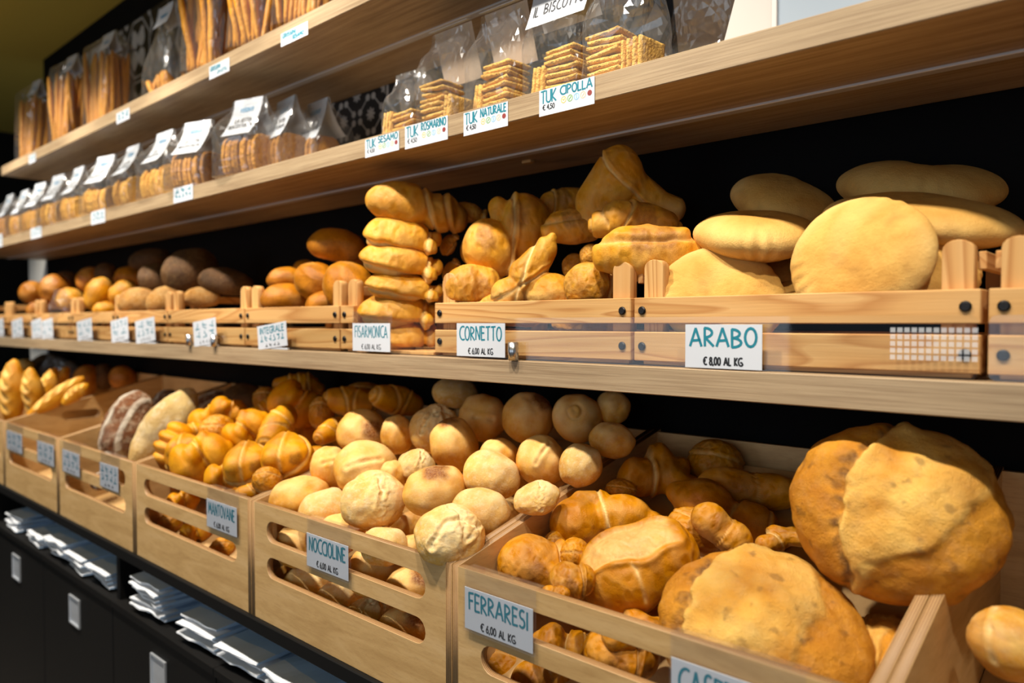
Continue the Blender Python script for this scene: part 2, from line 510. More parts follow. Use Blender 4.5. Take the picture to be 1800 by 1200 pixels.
TS = 0.248
tmats = {k: tile_mat(k) for k in ('petal', 'star', 'arc', 'lozenge')}
col0 = -1.831
tile_top = CZ + 1.25
plan = {(-1, 0): 'star', (0, 0): 'star'}
for row in range(4):
    for k in range(-11, 6):
        x0 = col0 + k * TS
        if x0 < XL + 0.001: continue
        if k == 0: kd = 'star'
        elif k == -1 and row >= 2: kd = 'arc'
        elif k == -6 and row < 2: kd = 'petal'
        elif k == -5: kd = 'lozenge'
        else: kd = ('arc', 'petal', 'lozenge', 'star')[(k * 3 + row * 5) % 4]
        z1 = tile_top - row * TS
        hh = TS if row < 3 else z1 - (CZ + 0.3655)
        me = box_mesh(TS - 0.002, 0.006, hh - 0.002, tmats[kd], 0.0008)
        t = link('tile', me, wall_back)
        # wall_back's origin is its centre
        t.location = Vector((x0 + TS / 2, WALL_Y - 0.003, z1 - hh / 2)) - wall_back.location

# ---- the three oak shelves
SH_Y0, SH_Y1 = 0.90, 1.246
ZA0, ZA1 = CZ - 0.1008, CZ - 0.0621     # middle shelf
ZB0, ZB1 = CZ + 0.3276, CZ + 0.3650     # cracker shelf
ZC0, ZC1 = CZ + 0.6300, CZ + 0.6680     # breadstick shelf


def shelf(x0, x1, z0, z1, label, strip=True):
    root = empty('oak_shelf', ((x0 + x1) / 2, SH_Y0, z0))
    org = root.location
    tag(root, label, 'shelf')
    box('plank', x0, x1, SH_Y0, SH_Y1, z0, z1, M['oak'], root, 0.0012, 1, org)
    if strip:
        box('light_channel', x0 + 0.01, x1 - 0.01, 1.072, 1.090, z0 - 0.004, z0 + 0.0005, M['alu'], root, 0.0008, 1, org)
    return root


shelf(-4.42, 1.4, ZA0, ZA1, 'long oak shelf carrying the slatted crates of bread, third from top', strip=False)
sb = shelf(-4.42, 1.4, ZB0, ZB1, 'long oak shelf carrying bagged crackers and rusks, second from top')
shelf(-3.76, 1.4, ZC0, ZC1, 'topmost long oak shelf carrying the tall bags of breadsticks')
p = at_y(845, 297, 1.0)
box('wooden_peg', p.x - 0.012, p.x + 0.012, 1.13, 1.142, ZB0 - 0.006, ZB0 + 0.0005, M['pine_x'], sb, 0.001, 1, sb.location)

# ---- black counter under the bins, with an open recess and doors below
BY = 0.708                                # front of the bins
ZBIN = CZ - 0.558                         # underside of the bins
top = box('black_worktop', -4.4, 1.4, 0.700, 1.250, ZBIN - 0.027, ZBIN - 0.0008, M['black'], None, 0.002)
tag(top, 'black worktop edge running under the plywood bread bins', 'worktop')
Z_R0, Z_R1 = CZ - 0.705, ZBIN - 0.027     # recess
PITCH_B = 0.5575
BX0 = -0.752                              # outer left of the Ferraresi bin
cab_names = {0: 'under the Ferraresi bin', -1: 'under the Noccioline bin of pale rolls', -2: 'under the Mantovane bin',
             -3: 'under the bin of floury rustic loaves', -4: 'under the almost empty plywood bin', -5: 'under the baguette bin', 1: 'under the bin past the big loaves'}
hp = [at_y(142, 1065, 0.70), ]
for k in range(-5, 2):
    x0 = BX0 + 0.045 + k * PITCH_B - 0.19
    x1 = x0 + PITCH_B
    root = empty('black_cabinet', ((x0 + x1) / 2, 0.708, 0.0))
    tag(root, 'matt black base cabinet with open paper slot, ' + cab_names[k], 'cabinet', 'base cabinets')
    og = root.location
    box('slot_shelf', x0 + 0.001, x1 - 0.001, 0.700, 1.245, Z_R0 - 0.018, Z_R0, M['black'], root, 0.0015, 1, og)
    if k % 2 == 0:
        box('divider', x0 + 0.001, x0 + 0.022, 0.716, 1.245, Z_R0, Z_R1, M['black'], root, 0.001, 1, og)
    box('back_panel', x0 + 0.001, x1 - 0.001, 1.2, 1.22, Z_R0, Z_R1, M['black'], root, 0, 1, og)
    box('carcass', x0 + 0.001, x1 - 0.001, 0.726, 1.245, 0.08, Z_R0 - 0.018, M['black'], root, 0, 1, og)
    d = box('door', x0 + 0.002, x1 - 0.002, 0.706, 0.7255, 0.09, Z_R0 - 0.021, M['black'], root, 0.0015, 1, og)
    # chrome pull: square frame with a sunk slanting plate
    hx, hz, hs = (x0 + x1) / 2, Z_R0 - 0.105, 0.040
    dorg = Vector((hx, 0.7055, hz)) - og - d.location
    hb = []
    for (a, b_, c_, e_) in ((-hs, hs, hs - 0.004, hs), (-hs, hs, -hs, -hs + 0.004), (-hs, -hs + 0.004, -hs + 0.004, hs - 0.004), (hs - 0.004, hs, -hs + 0.004, hs - 0.004)):
        hb.append((a, b_, c_, e_))
    vs, fs = [], []
    for (a, b_, c_, e_) in hb:
        i = len(vs)
        for yy in (-0.004, 0.001):
            vs += [(a, yy, c_), (b_, yy, c_), (b_, yy, e_), (a, yy, e_)]
        fs += [(i, i + 1, i + 2, i + 3), (i + 7, i + 6, i + 5, i + 4), (i, i + 4, i + 5, i + 1), (i + 1, i + 5, i + 6, i + 2), (i + 2, i + 6, i + 7, i + 3), (i + 3, i + 7, i + 4, i)]
    i = len(vs)
    a = hs - 0.004
    vs += [(-a, 0.0, -a), (a, 0.0, -a), (a, -0.001, -0.006), (-a, -0.001, -0.006), (a, -0.0002, a), (-a, -0.0002, a)]
    fs += [(i, i + 1, i + 2, i + 3), (i + 3, i + 2, i + 4, i + 5)]
    h = link('handle', mesh_from('handle', vs, fs, M['pull']), d, dorg)
    tag(h, 'square chrome pull')


# ================================================================== plywood bins
def extruded(name, outline, holes, thick, mat, bevel=0.0006):
    """flat board with holes: outline and holes in 2-D, thickness along the third axis"""
    cu = bpy.data.curves.new(name, 'CURVE')
    cu.dimensions = '2D'
    cu.fill_mode = 'BOTH'
    cu.extrude = thick / 2 - bevel
    cu.bevel_depth = bevel
    cu.bevel_resolution = 0
    for pts in [outline] + holes:
        sp = cu.splines.new('POLY')
        sp.points.add(len(pts) - 1)
        for q, (x, y) in zip(sp.points, pts): q.co = (x, y, 0, 1)
        sp.use_cyclic_u = True
    ob = bpy.data.objects.new(name, cu)
    me = bpy.data.meshes.new_from_object(ob)
    bpy.data.objects.remove(ob)
    bpy.data.curves.remove(cu)
    me.materials.clear()
    me.materials.append(mat)
    return me


def slot_pts(cx, cy, w, h, n=8):
    r = h / 2
    pts = []
    for i in range(n + 1):
        a = -math.pi / 2 + math.pi * i / n
        pts.append((cx + w / 2 - r + r * math.cos(a), cy + r * math.sin(a)))
    for i in range(n + 1):
        a = math.pi / 2 + math.pi * i / n
        pts.append((cx - w / 2 + r + r * math.cos(a), cy + r * math.sin(a)))
    return pts


BW = 0.556
H_F = 0.219                                # height of the bin's front
SLOPE = 0.247
BD = WALL_Y - 0.006 - BY                   # depth of the bins
H_B = H_F + SLOPE * BD
fw = BW - 2 * PT
front_me = extruded('front_panel', [(-fw / 2, 0), (fw / 2, 0), (fw / 2, H_F), (-fw / 2, H_F)],
                    [slot_pts(0, H_F - 0.047, 0.445, 0.040), slot_pts(0, H_F - 0.114, 0.445, 0.040)], PT, M['ply_y'])
front_me.transform(Matrix.Rotation(math.pi / 2, 4, 'X'))      # stand it up: thickness along y
side_me = extruded('side_panel', [(0, 0), (BD, 0), (BD, H_B), (0, H_F)], [], PT, M['ply_x'])
side_hole = extruded('side_panel', [(0, 0), (BD, 0), (BD, H_B), (0, H_F)], [slot_pts(BD * 0.44, H_F + 0.006, 0.13, 0.034)], PT, M['ply_x'])
rotm = Matrix(((0, 0, 1, 0), (1, 0, 0, 0), (0, 1, 0, 0), (0, 0, 0, 1)))
side_me.transform(rotm); side_hole.transform(rotm)
back_me = extruded('back_panel', [(-fw / 2, 0), (fw / 2, 0), (fw / 2, H_B - 0.004), (-fw / 2, H_B - 0.004)], [], PT, M['ply_y'])
back_me.transform(Matrix.Rotation(math.pi / 2, 4, 'X'))
BASE0, BASE_SL = 0.014, {k: (0.60 if k in (0, -1, -2) else 0.22) for k in range(-5, 2)}               # sloping inner floor: height at the front, rise
bins = {}
bin_rows = [(1, 'bare plywood bin past the two big round loaves'), (0, 'open plywood bin full of golden twisted Ferraresi rolls'),
            (-1, 'slotted plywood bin heaped with pale round Noccioline rolls'), (-2, 'slotted plywood bin heaped with knotted Mantovane rolls'),
            (-3, 'slotted plywood bin holding two floury rustic loaves'), (-4, 'plywood bin standing almost empty with its back panel in view'),
            (-5, 'plywood bin of upright baguettes at the far end')]
for k, lab in bin_rows:
    x0 = BX0 + k * PITCH_B
    root = empty('plywood_bin', (x0 + BW / 2, BY, ZBIN))
    tag(root, lab, 'bin')
    link('front_panel', front_me, root, (0, PT / 2, 0))
    for sgn in (-1, 1):
        link('side_panel', side_hole if k <= -3 else side_me, root, (sgn * (BW / 2 - PT / 2), 0, 0))
    link('back_panel', back_me, root, (0, BD - PT / 2, 0))
    BASE_S = BASE_SL[k]
    base_me = box_mesh(fw - 0.002, math.hypot(BD - 0.05, BASE_S * (BD - 0.05)), 0.009, M['ply_z'], 0.0005)
    b = link('sloping_floor', base_me, root, (0, 0.020 + (BD - 0.05) / 2, BASE0 + BASE_S * (BD - 0.05) / 2))
    b.rotation_euler = (math.atan(BASE_S), 0, 0)
    link('bottom_board', box_mesh(fw - 0.002, BD - 2 * PT - 0.002, 0.009, M['ply_z'], 0.0005), root, (0, BD / 2, 0.0047))
    bins[k] = (x0, root)


def bin_floor(Y, k):
    """height of a bin's sloping floor (top face) at depth Y"""
    return ZBIN + BASE0 + BASE_SL[k] * (Y - BY - 0.020) + 0.006


# ================================================================== slatted crates on the middle shelf
CY0 = 0.922                                # front of the crates
nail_me = cyl_mesh(0.0062, 0.004, M['nail'], 10, 'Y', 0.0015)
CRATE_Z = ZA1 + 0.003


def post_mesh(w, d, h, mat):
    key = ('post', w, d, h)
    if key in _boxes: return _boxes[key]
    n = 8
    pts = [(-w / 2, 0), (w / 2, 0)]
    r = w / 2
    for i in range(n + 1):
        a = math.pi * i / n
        pts.append((r * math.cos(a), h - r * 0.75 + r * 0.75 * math.sin(a)))
    me = extruded('post', pts, [], d, mat, 0.0008)
    me.transform(Matrix.Rotation(math.pi / 2, 4, 'X'))
    _boxes[key] = me
    return me


def crate(x0, x1, label, depth=0.295, front='full'):
    root = empty('slatted_crate', ((x0 + x1) / 2, CY0, CRATE_Z))
    tag(root, label, 'crate')
    og = root.location
    z = CRATE_Z
    sl = 0.0125
    hs = 0.0385
    rows = [(z + 0.004, z + 0.004 + 0.042), (z + 0.058, z + 0.058 + 0.0375)]
    y1 = CY0 + depth
    for (a, b) in rows:
        if front == 'full':
            box('front_slat', x0, x1, CY0, CY0 + sl, a, b, M['pine_x'], root, 0.0012, 1, og)
        else:
            box('front_slat', x0, x0 + front, CY0, CY0 + sl, a, b, M['pine_x'], root, 0.0012, 1, og)
        box('back_slat', x0, x1, y1 - sl, y1, a, b, M['pine_x'], root, 0.0012, 1, og)
        for xs in (x0, x1 - 0.009):
            box('side_slat', xs + 0.0005, xs + 0.0085, CY0 + sl + 0.0005, y1 - sl - 0.0005, a, b, M['pine_y'], root, 0.001, 1, og)
    # raised end rails
    for xs in (x0, x1 - 0.009):
        box('end_rail', xs + 0.0005, xs + 0.0085, CY0 + sl + 0.020, y1 - sl - 0.020, z + 0.118, z + 0.138, M['pine_y'], root, 0.001, 1, og)
    pw = 0.030
    for xs in (x0 + 0.0095 + pw / 2, x1 - 0.0095 - pw / 2):
        if front != 'full' and xs > x0 + 0.1:
            continue
        for ys in (CY0 + sl + 0.0095, y1 - sl - 0.0095):
            link('post', post_mesh(pw, 0.018, 0.149, M['pine_z']), root, (xs - og.x, ys - og.y, 0.001))
    nb = 5
    for i in range(nb):
        yy = CY0 + sl + 0.02 + (depth - 2 * sl - 0.04) * i / (nb - 1)
        box('bottom_slat', x0 + 0.0095, x1 - 0.0095, yy - 0.022, yy + 0.022, z - 0.002, z + 0.004, M['pine_x'], root, 0.0008, 1, og)
    for xs in ((x0 + 0.014), (x1 - 0.014)):
        if front != 'full' and xs > x0 + 0.1: continue
        for (a, b) in rows:
            link('screw', nail_me, root, (xs - og.x, -0.0012, (a + b) / 2 - og.z))
    return root


kx = 0.922
crate(-0.151, 0.295, 'empty-fronted pine crate at the shelf end past the Arabo crate')
crate(-0.592, -0.158, 'pine crate of pale round flatbreads behind the ARABO card')
crate(-1.025, -0.598, 'pine crate of twisted rolls behind the CORNETTO card')
crate(-1.322, -1.031, 'narrow pine crate with cut-down front behind the FISARMONICA card', front=0.045)
crate(-1.727, -1.328, 'pine crate of shiny oval wholemeal rolls behind the INTEGRALE card')
crate(-2.172, -1.733, 'pine crate of dark rye loaves between the wholemeal and seeded crates')
crate(-2.562, -2.178, 'pine crate of pale-seeded rolls beside the dark rye crate')
crate(-2.985, -2.568, 'pine crate of golden rolls beside the seeded crate')
crate(-3.412, -2.991, 'pine crate of reddish glazed rolls near the end pillar')
crate(-3.845, -3.418, 'far pine crate next to the reddish glazed rolls')
crate(-4.28, -3.851, 'farthest pine crate on the middle shelf')


# ---- clear guard along the front of the middle shelf, on steel studs
def rounded_rect(x0, x1, z0, z1, r, n=5):
    pts = []
    for cx, cz, a0 in ((x1 - r, z0 + r, -90), (x1 - r, z1 - r, 0), (x0 + r, z1 - r, 90), (x0 + r, z0 + r, 180)):
        for i in range(n + 1):
            a = math.radians(a0 + 90 * i / n)
            pts.append((cx + r * math.cos(a), cz + r * math.sin(a)))
    return pts


stud_me = cyl_mesh(0.0085, 0.030, M['steel'], 24, 'Z', 0.0008)
GY = 0.908
gz0, gz1 = ZA1 + 0.001, CZ + 0.008
studs = [x_at(908, 0.905), x_at(382, 0.905), x_at(338, 0.905)]
for (x0, x1, lab) in ((-4.3, -2.76, 'clear guard strip at the far end of the crate shelf'), (-2.75, -1.95, 'clear guard strip before the crate of seeded rolls'), (-1.94, -1.04, 'clear guard strip before the wholemeal and Fisarmonica crates'),
                      (-1.03, -0.158, 'clear guard strip before the Cornetto and Arabo crates'), (-0.148, 0.9, 'clear guard strip before the last crate past Arabo')):
    root = empty('clear_guard', ((x0 + x1) / 2, GY, gz0))
    tag(root, lab, 'guard')
    me = extruded('sheet', rounded_rect(-(x1 - x0) / 2, (x1 - x0) / 2, 0, gz1 - gz0, 0.008), [], 0.003, M['acrylic'], 0.0004)
    me.transform(Matrix.Rotation(math.pi / 2, 4, 'X'))
    link('sheet', me, root)
    for sx in studs:
        if x0 < sx < x1:
            link('stud', stud_me, root, (sx - (x0 + x1) / 2, -0.011, 0.0145))
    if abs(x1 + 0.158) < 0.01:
        # a faint reflection, drawn as white squares at the end of the sheet
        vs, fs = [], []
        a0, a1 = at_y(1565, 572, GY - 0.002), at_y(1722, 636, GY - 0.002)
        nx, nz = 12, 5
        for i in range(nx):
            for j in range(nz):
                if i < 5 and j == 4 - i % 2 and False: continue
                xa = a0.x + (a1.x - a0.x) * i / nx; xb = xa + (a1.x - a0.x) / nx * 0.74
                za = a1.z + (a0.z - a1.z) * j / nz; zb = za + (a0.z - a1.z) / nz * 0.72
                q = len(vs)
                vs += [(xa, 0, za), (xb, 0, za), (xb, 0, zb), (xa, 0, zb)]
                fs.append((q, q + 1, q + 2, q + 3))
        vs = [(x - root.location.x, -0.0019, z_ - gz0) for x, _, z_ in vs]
        link('grid_reflection', mesh_from('grid_reflection', vs, fs, M['reflection_grid']), root)

# ================================================================== hand lettering
def arc(cx, cy, rx, ry, a0, a1, n=8):
    return [(cx + rx * math.cos(math.radians(a0 + (a1 - a0) * i / n)), cy + ry * math.sin(math.radians(a0 + (a1 - a0) * i / n))) for i in range(n + 1)]


GL = {
    'A': (0.62, [[(0, 0), (0.30, 1), (0.62, 0)], [(0.06, 0.30), (0.56, 0.34)]]),
    'B': (0.50, [[(0.02, 0), (0, 1)], [(0, 1)] + arc(0.02, 0.76, 0.38, 0.24, 90, -90) + arc(0.02, 0.26, 0.46, 0.26, 90, -90)]),
    'C': (0.52, [arc(0.42, 0.5, 0.42, 0.5, 65, 300, 12)]),
    'D': (0.5, [[(0, 0), (0, 1)] + arc(0.0, 0.5, 0.5, 0.5, 90, -90, 10)]),
    'E': (0.40, [[(0.40, 0.96), (0, 1), (0.02, 0), (0.42, 0.02)], [(0.0, 0.52), (0.34, 0.52)]]),
    'F': (0.38, [[(0.40, 1), (0, 0.96), (0.03, 0)], [(0.0, 0.52), (0.34, 0.54)]]),
    'G': (0.54, [arc(0.42, 0.5, 0.42, 0.5, 60, 320, 12) + [(0.54, 0.42), (0.34, 0.42)]]),
    'I': (0.06, [[(0.03, 0), (0.03, 1)]]),
    'K': (0.46, [[(0, 0), (0, 1)], [(0.44, 1), (0.02, 0.42), (0.46, 0)]]),
    'L': (0.38, [[(0, 1), (0.0, 0.0), (0.38, 0.03)]]),
    'M': (0.70, [[(0, 0), (0.10, 1), (0.34, 0.28), (0.58, 1), (0.70, 0)]]),
    'N': (0.52, [[(0, 0), (0.02, 1), (0.48, 0), (0.52, 1)]]),
    'O': (0.56, [arc(0.28, 0.5, 0.28, 0.5, 90, 450, 16)]),
    'P': (0.44, [[(0.02, 0), (0, 1)] + arc(0.02, 0.72, 0.40, 0.28, 90, -90)]),
    'R': (0.48, [[(0.02, 0), (0, 1)] + arc(0.02, 0.74, 0.38, 0.26, 90, -90) + [(0.48, 0)]]),
    'S': (0.44, [arc(0.24, 0.75, 0.21, 0.25, 50, 250, 8) + arc(0.2, 0.26, 0.23, 0.26, 70, -140, 8)]),
    'T': (0.48, [[(0, 0.97), (0.50, 1)], [(0.25, 0.98), (0.25, 0)]]),
    'U': (0.50, [[(0, 1)] + arc(0.25, 0.26, 0.25, 0.26, 180, 360, 8) + [(0.50, 1)]]),
    'V': (0.54, [[(0, 1), (0.27, 0), (0.54, 1)]]),
    'Z': (0.46, [[(0.0, 0.97), (0.46, 1), (0.0, 0.0), (0.46, 0.03)]]),
    '0': (0.44, [arc(0.22, 0.5, 0.22, 0.5, 90, 450, 14)]),
    '4': (0.44, [[(0.34, 0), (0.34, 1), (0, 0.36), (0.46, 0.36)]]),
    '5': (0.40, [[(0.38, 0.98), (0.06, 1), (0.04, 0.58)] + arc(0.14, 0.31, 0.26, 0.30, 110, -150, 8)]),
    '6': (0.42, [[(0.32, 1), (0.06, 0.48)] + arc(0.21, 0.28, 0.2, 0.28, 160, 520, 12)]),
    '8': (0.40, [arc(0.2, 0.75, 0.17, 0.24, 90, 450, 10), arc(0.2, 0.26, 0.2, 0.26, 90, 450, 12)]),
    '€': (0.50, [arc(0.46, 0.5, 0.36, 0.5, 60, 300, 10), [(0.0, 0.60), (0.40, 0.62)], [(0.0, 0.42), (0.36, 0.43)]]),
    ',': (0.08, [[(0.08, 0.08), (0.0, -0.16)]]),
    ' ': (0.30, []),
}
for i in range(6):                                   # unreadable scribbles seen on the far cards
    r_ = random.Random(50 + i)
    GL[chr(0x3b1 + i)] = (0.45, [[(0.02 + 0.4 * r_.random(), 1 - k * 0.33 + 0.1 * r_.random()) for k in range(4)], [(0.1 * r_.random(), r_.random()), (0.42, r_.random())]])


def strokes(text, x, y, h, wmax=None, gap=0.16, jitter=0.0, sx=1.0, seed=0):
    """polylines of a line of lettering, lower left at x, y"""
    rr = random.Random(seed)
    total = 0
    for ch in text: total += GL[ch][0] * sx + gap
    total -= gap
    k = h
    kx = k if wmax is None else wmax / total
    out, px = [], x
    for ch in text:
        w, pl = GL[ch]
        dy = jitter * h * (rr.random() - 0.5)
        sc = 1 + jitter * (rr.random() - 0.5)
        for l in pl:
            out.append([(px + a * kx * sx, y + dy + b * k * sc) for a, b in l])
        px += (w * sx + gap) * kx
    return out


def ribbon_mesh(name, polys, width, mat, zoff=0.0003):
    """flat inked strokes in the x-z plane, facing -y"""
    vs, fs = [], []
    hw = width / 2
    for l in polys:
        for (a, b) in zip(l[:-1], l[1:]):
            dx, dy = b[0] - a[0], b[1] - a[1]
            L = math.hypot(dx, dy)
            if L < 1e-7: continue
            nx, ny = -dy / L * hw, dx / L * hw
            ex, ey = dx / L * hw * 0.35, dy / L * hw * 0.35
            i = len(vs)
            vs += [(a[0] + nx - ex, -zoff, a[1] + ny - ey), (a[0] - nx - ex, -zoff, a[1] - ny - ey), (b[0] - nx + ex, -zoff, b[1] - ny + ey), (b[0] + nx + ex, -zoff, b[1] + ny + ey)]
            fs.append((i, i + 1, i + 2, i + 3))
            zoff += 1e-7
    return mesh_from(name, vs, fs, mat)


def disc_mesh(name, cx, cz, r, mat, zoff=0.0003, hole=0.0, n=20):
    vs, fs = [], []
    for i in range(n):
        a = 2 * math.pi * i / n
        vs += [(cx + r * math.cos(a), -zoff, cz + r * math.sin(a)), (cx + hole * math.cos(a), -zoff, cz + hole * math.sin(a))]
    for i in range(n):
        j = (i + 1) % n
        fs.append((2 * i, 2 * i + 1, 2 * j + 1, 2 * j))
    return mesh_from(name, vs, fs, mat)


def card_face(card, w, h, title, price, t2=None, tw=None, tk=0.0018):
    """lettering on a card whose centre is its origin (front face at -y)"""
    y = 0.0007
    T = 0.86 * w if tw is None else tw
    if t2 is None:
        lines = strokes(title, -T / 2, 0.0 * h, 0.40 * h, T, 0.17, 0.06, seed=len(title))
    else:
        lines = strokes(title, -T / 2, 0.14 * h, 0.26 * h, T, 0.17, 0.06, seed=3) + strokes(t2, -T / 2, -0.20 * h, 0.24 * h, T, 0.17, 0.06, seed=5)
    m = ribbon_mesh('lettering', lines, tk, M['teal'], y)
    tag(link('lettering', m, card), 'teal hand lettering')
    if price:
        lp = strokes(price, -0.25 * w, -0.42 * h, 0.17 * h if t2 is None else 0.12 * h, 0.5 * w, 0.17, 0.04, seed=9)
        tag(link('price_lettering', ribbon_mesh('price_lettering', lp, tk * 0.62, M['ink'], y), card), 'black hand lettering')


def shelf_tag(px0, px1, yt, yb, label, build):
    """paper tag stuck to the front edge of a shelf; left edge spans yt..yb in the photograph"""
    a, b = at_y(px0, yt, SH_Y0 - 0.001), at_y(px0, yb, SH_Y0 - 0.001)
    x1 = x_at(px1, SH_Y0 - 0.001)
    w, h = x1 - a.x, a.z - b.z
    card = link('price_tag', box_mesh(w, 0.001, h, M['card'], 0.0002), None, ((a.x + x1) / 2, SH_Y0 - 0.001, (a.z + b.z) / 2))
    tag(card, label, 'price tag')
    build(card, w, h)
    return card


def tuk(name):
    def f(card, w, h):
        y = 0.0007
        l = strokes('TUK', -0.46 * w, -0.02 * h, 0.46 * h, 0.28 * w, 0.14, 0.05, seed=1)
        l += strokes(name, -0.10 * w, 0.14 * h, 0.32 * h, 0.56 * w, 0.15, 0.08, seed=len(name))
        tag(link('lettering', ribbon_mesh('lettering', l, 0.0025, M['teal'], y), card), 'teal hand lettering')
        lp = strokes('€ 4,50', -0.43 * w, -0.28 * h, 0.18 * h, 0.22 * w, 0.16, 0.04, seed=2)
        tag(link('price_lettering', ribbon_mesh('price_lettering', lp, 0.0014, M['ink'], y), card), 'black hand lettering')
        for i, nm in enumerate(('yellow', 'green', 'sky', 'peach', 'maroon')):
            cx = (-0.04 + 0.115 * i) * w
            if nm == 'maroon':
                m = disc_mesh('icon', cx, -0.06 * h, 0.0042, M['icon_' + nm], y)
            else:
                m = disc_mesh('icon', cx, -0.07 * h, 0.0052, M['icon_' + nm], y, 0.0040)
            ic = link('icon', m, card)
            tag(ic, nm + ' round diet symbol')
            if nm != 'maroon':
                ll = {'yellow': [[(cx - 0.002, -0.07 * h + 0.001), (cx, -0.07 * h - 0.001), (cx + 0.002, -0.07 * h + 0.0015)]],
                      'green': [[(cx - 0.002, -0.07 * h - 0.002), (cx + 0.002, -0.07 * h + 0.002)]],
                      'sky': [[(cx, -0.07 * h - 0.0025), (cx, -0.07 * h + 0.0025)]],
                      'peach': [[(cx - 0.0015, -0.07 * h - 0.002), (cx + 0.002, -0.07 * h + 0.002)]]}[nm]
                link('mark', ribbon_mesh('mark', ll, 0.0016, M['icon_' + nm], y), card)
    return f


def scrib(t1, t2=None, pr=None):
    def f(card, w, h):
        card_face(card, w, h, t1, pr, t2, 0.8 * w, 0.0034)
    return f


shelf_tag(642, 703, 246, 278, 'TUK SESAMO price tag on the cracker shelf edge', tuk('SESAMO'))
shelf_tag(712, 788, 223, 263, 'TUK ROSMARINO price tag on the cracker shelf edge', tuk('ROSMARINO'))
shelf_tag(815, 893, 199, 240, 'TUK NATURALE price tag on the cracker shelf edge', tuk('NATURALE'))
shelf_tag(948, 1044, 160, 206, 'TUK CIPOLLA price tag on the cracker shelf edge', tuk('CIPOLLA'))
shelf_tag(305, 342, 332, 358, 'white price tag on the shelf edge below the wide rusk bag, nearest the TUK tags', scrib('αβγ', 'βαδεγ'))
shelf_tag(160, 188, 373, 396, 'white price tag second along the rusk shelf edge from the TUK tags', scrib('γβα', 'δεαβ'))
shelf_tag(54, 76, 402, 421, 'white price tag third along the rusk shelf edge from the TUK tags', scrib('δεγ', 'αβγ'))
shelf_tag(-12, 7, 415, 437, 'white price tag last along the rusk shelf edge at the frame edge', scrib('αεγ', 'αβγ'))


def grissini(card, w, h):
    l = strokes('GRISSINI', -0.44 * w, 0.08 * h, 0.30 * h, 0.5 * w, 0.15, 0.08, seed=1) + strokes('SESAMO', -0.06 * w, -0.30 * h, 0.28 * h, 0.42 * w, 0.15, 0.08, seed=4)
    tag(link('lettering', ribbon_mesh('lettering', l, 0.0030, M['teal'], 0.0007), card), 'teal hand lettering')


def grissini2(card, w, h):
    l = strokes('GRISSINI', -0.44 * w, 0.08 * h, 0.30 * h, 0.5 * w, 0.15, 0.08, seed=1) + strokes('αβγδεα', -0.10 * w, -0.30 * h, 0.26 * h, 0.48 * w, 0.15, 0.08, seed=4)
    tag(link('lettering', ribbon_mesh('lettering', l, 0.0030, M['teal'], 0.0007), card), 'teal hand lettering')


shelf_tag(494, 545, 60, 83, 'GRISSINI SESAMO tag on the topmost shelf edge', grissini)
shelf_tag(368, 408, 118, 141, 'GRISSINI tag with unreadable second line on the topmost shelf edge', grissini2)
shelf_tag(205, 233, 200, 219, 'small white tag on the topmost shelf edge under the dark breadsticks', scrib('αβγ', 'δαε'))
shelf_tag(51, 68, 274, 289, 'smallest white tag near the far end of the topmost shelf edge', scrib('γαβ', 'εδ'))


# ---- cards standing on the middle shelf
def guard_card(px0, px1, yt, yb, title, price, label, holder=False):
    Y = GY - 0.0045
    a, b = at_y(px0, yt, Y), at_y(px0, yb, Y)
    x1 = x_at(px1, Y)
    w, h = x1 - a.x, a.z - b.z
    zc = (a.z + b.z) / 2
    zlow = zc - h / 2
    if zlow < ZA1 + 0.0015: zc += ZA1 + 0.0015 - zlow
    root = empty('price_card', ((a.x + x1) / 2, Y, zc))
    tag(root, label, 'price card')
    card = link('card', box_mesh(w, 0.001, h, M['card'], 0.0002), root)
    card_face(card, w, h, title, price, tk=0.0036 if px0 > 1000 else (0.0029 if px0 > 700 else 0.0022))
    if holder:
        link('holder', box_mesh(w + 0.008, 0.0012, h + 0.024, M['holder'], 0.0003), root, (0, 0.0016, 0.012))
    return root


guard_card(1205, 1340, 570, 645, 'ARABO', '€ 8,00 AL KG', 'ARABO price card before the pale flatbreads')
guard_card(803, 888, 568, 625, 'CORNETTO', '€ 6,00 AL KG', 'CORNETTO price card before the twisted rolls')
guard_card(620, 686, 568, 616, 'FISARMONICA', '€ 6,00 AL KG', 'FISARMONICA price card before the tower of long rolls', True)


def tent_card(px0, px1, yt, yb, t1, t2, label, lean=0.32):
    """card leaning back on a small white foot"""
    Y = SH_Y0 - 0.004 + 0.012
    b = at_y((px0 + px1) / 2, yb, Y)
    w = x_at(px1, Y) - x_at(px0, Y)
    t = at_y((px0 + px1) / 2, yt, Y)
    h = (t.z - b.z)
    root = empty('price_card', (b.x, SH_Y0 + 0.004, ZA1 + 0.001))
    tag(root, label, 'price card')
    foot = link('foot', box_mesh(w, 0.006, 0.004, M['card'], 0.0004), root, (0, 0, 0.002))
    card = link('card', box_mesh(w, 0.0008, h, M['card'], 0.0002), root, (0.0, -0.0035 , 0.003 + h / 2))
    card.rotation_euler = (0, math.radians(-6), 0)
    card_face(card, w, h, t1, 'αβγδ', t2, 0.82 * w, 0.0026)
    return root


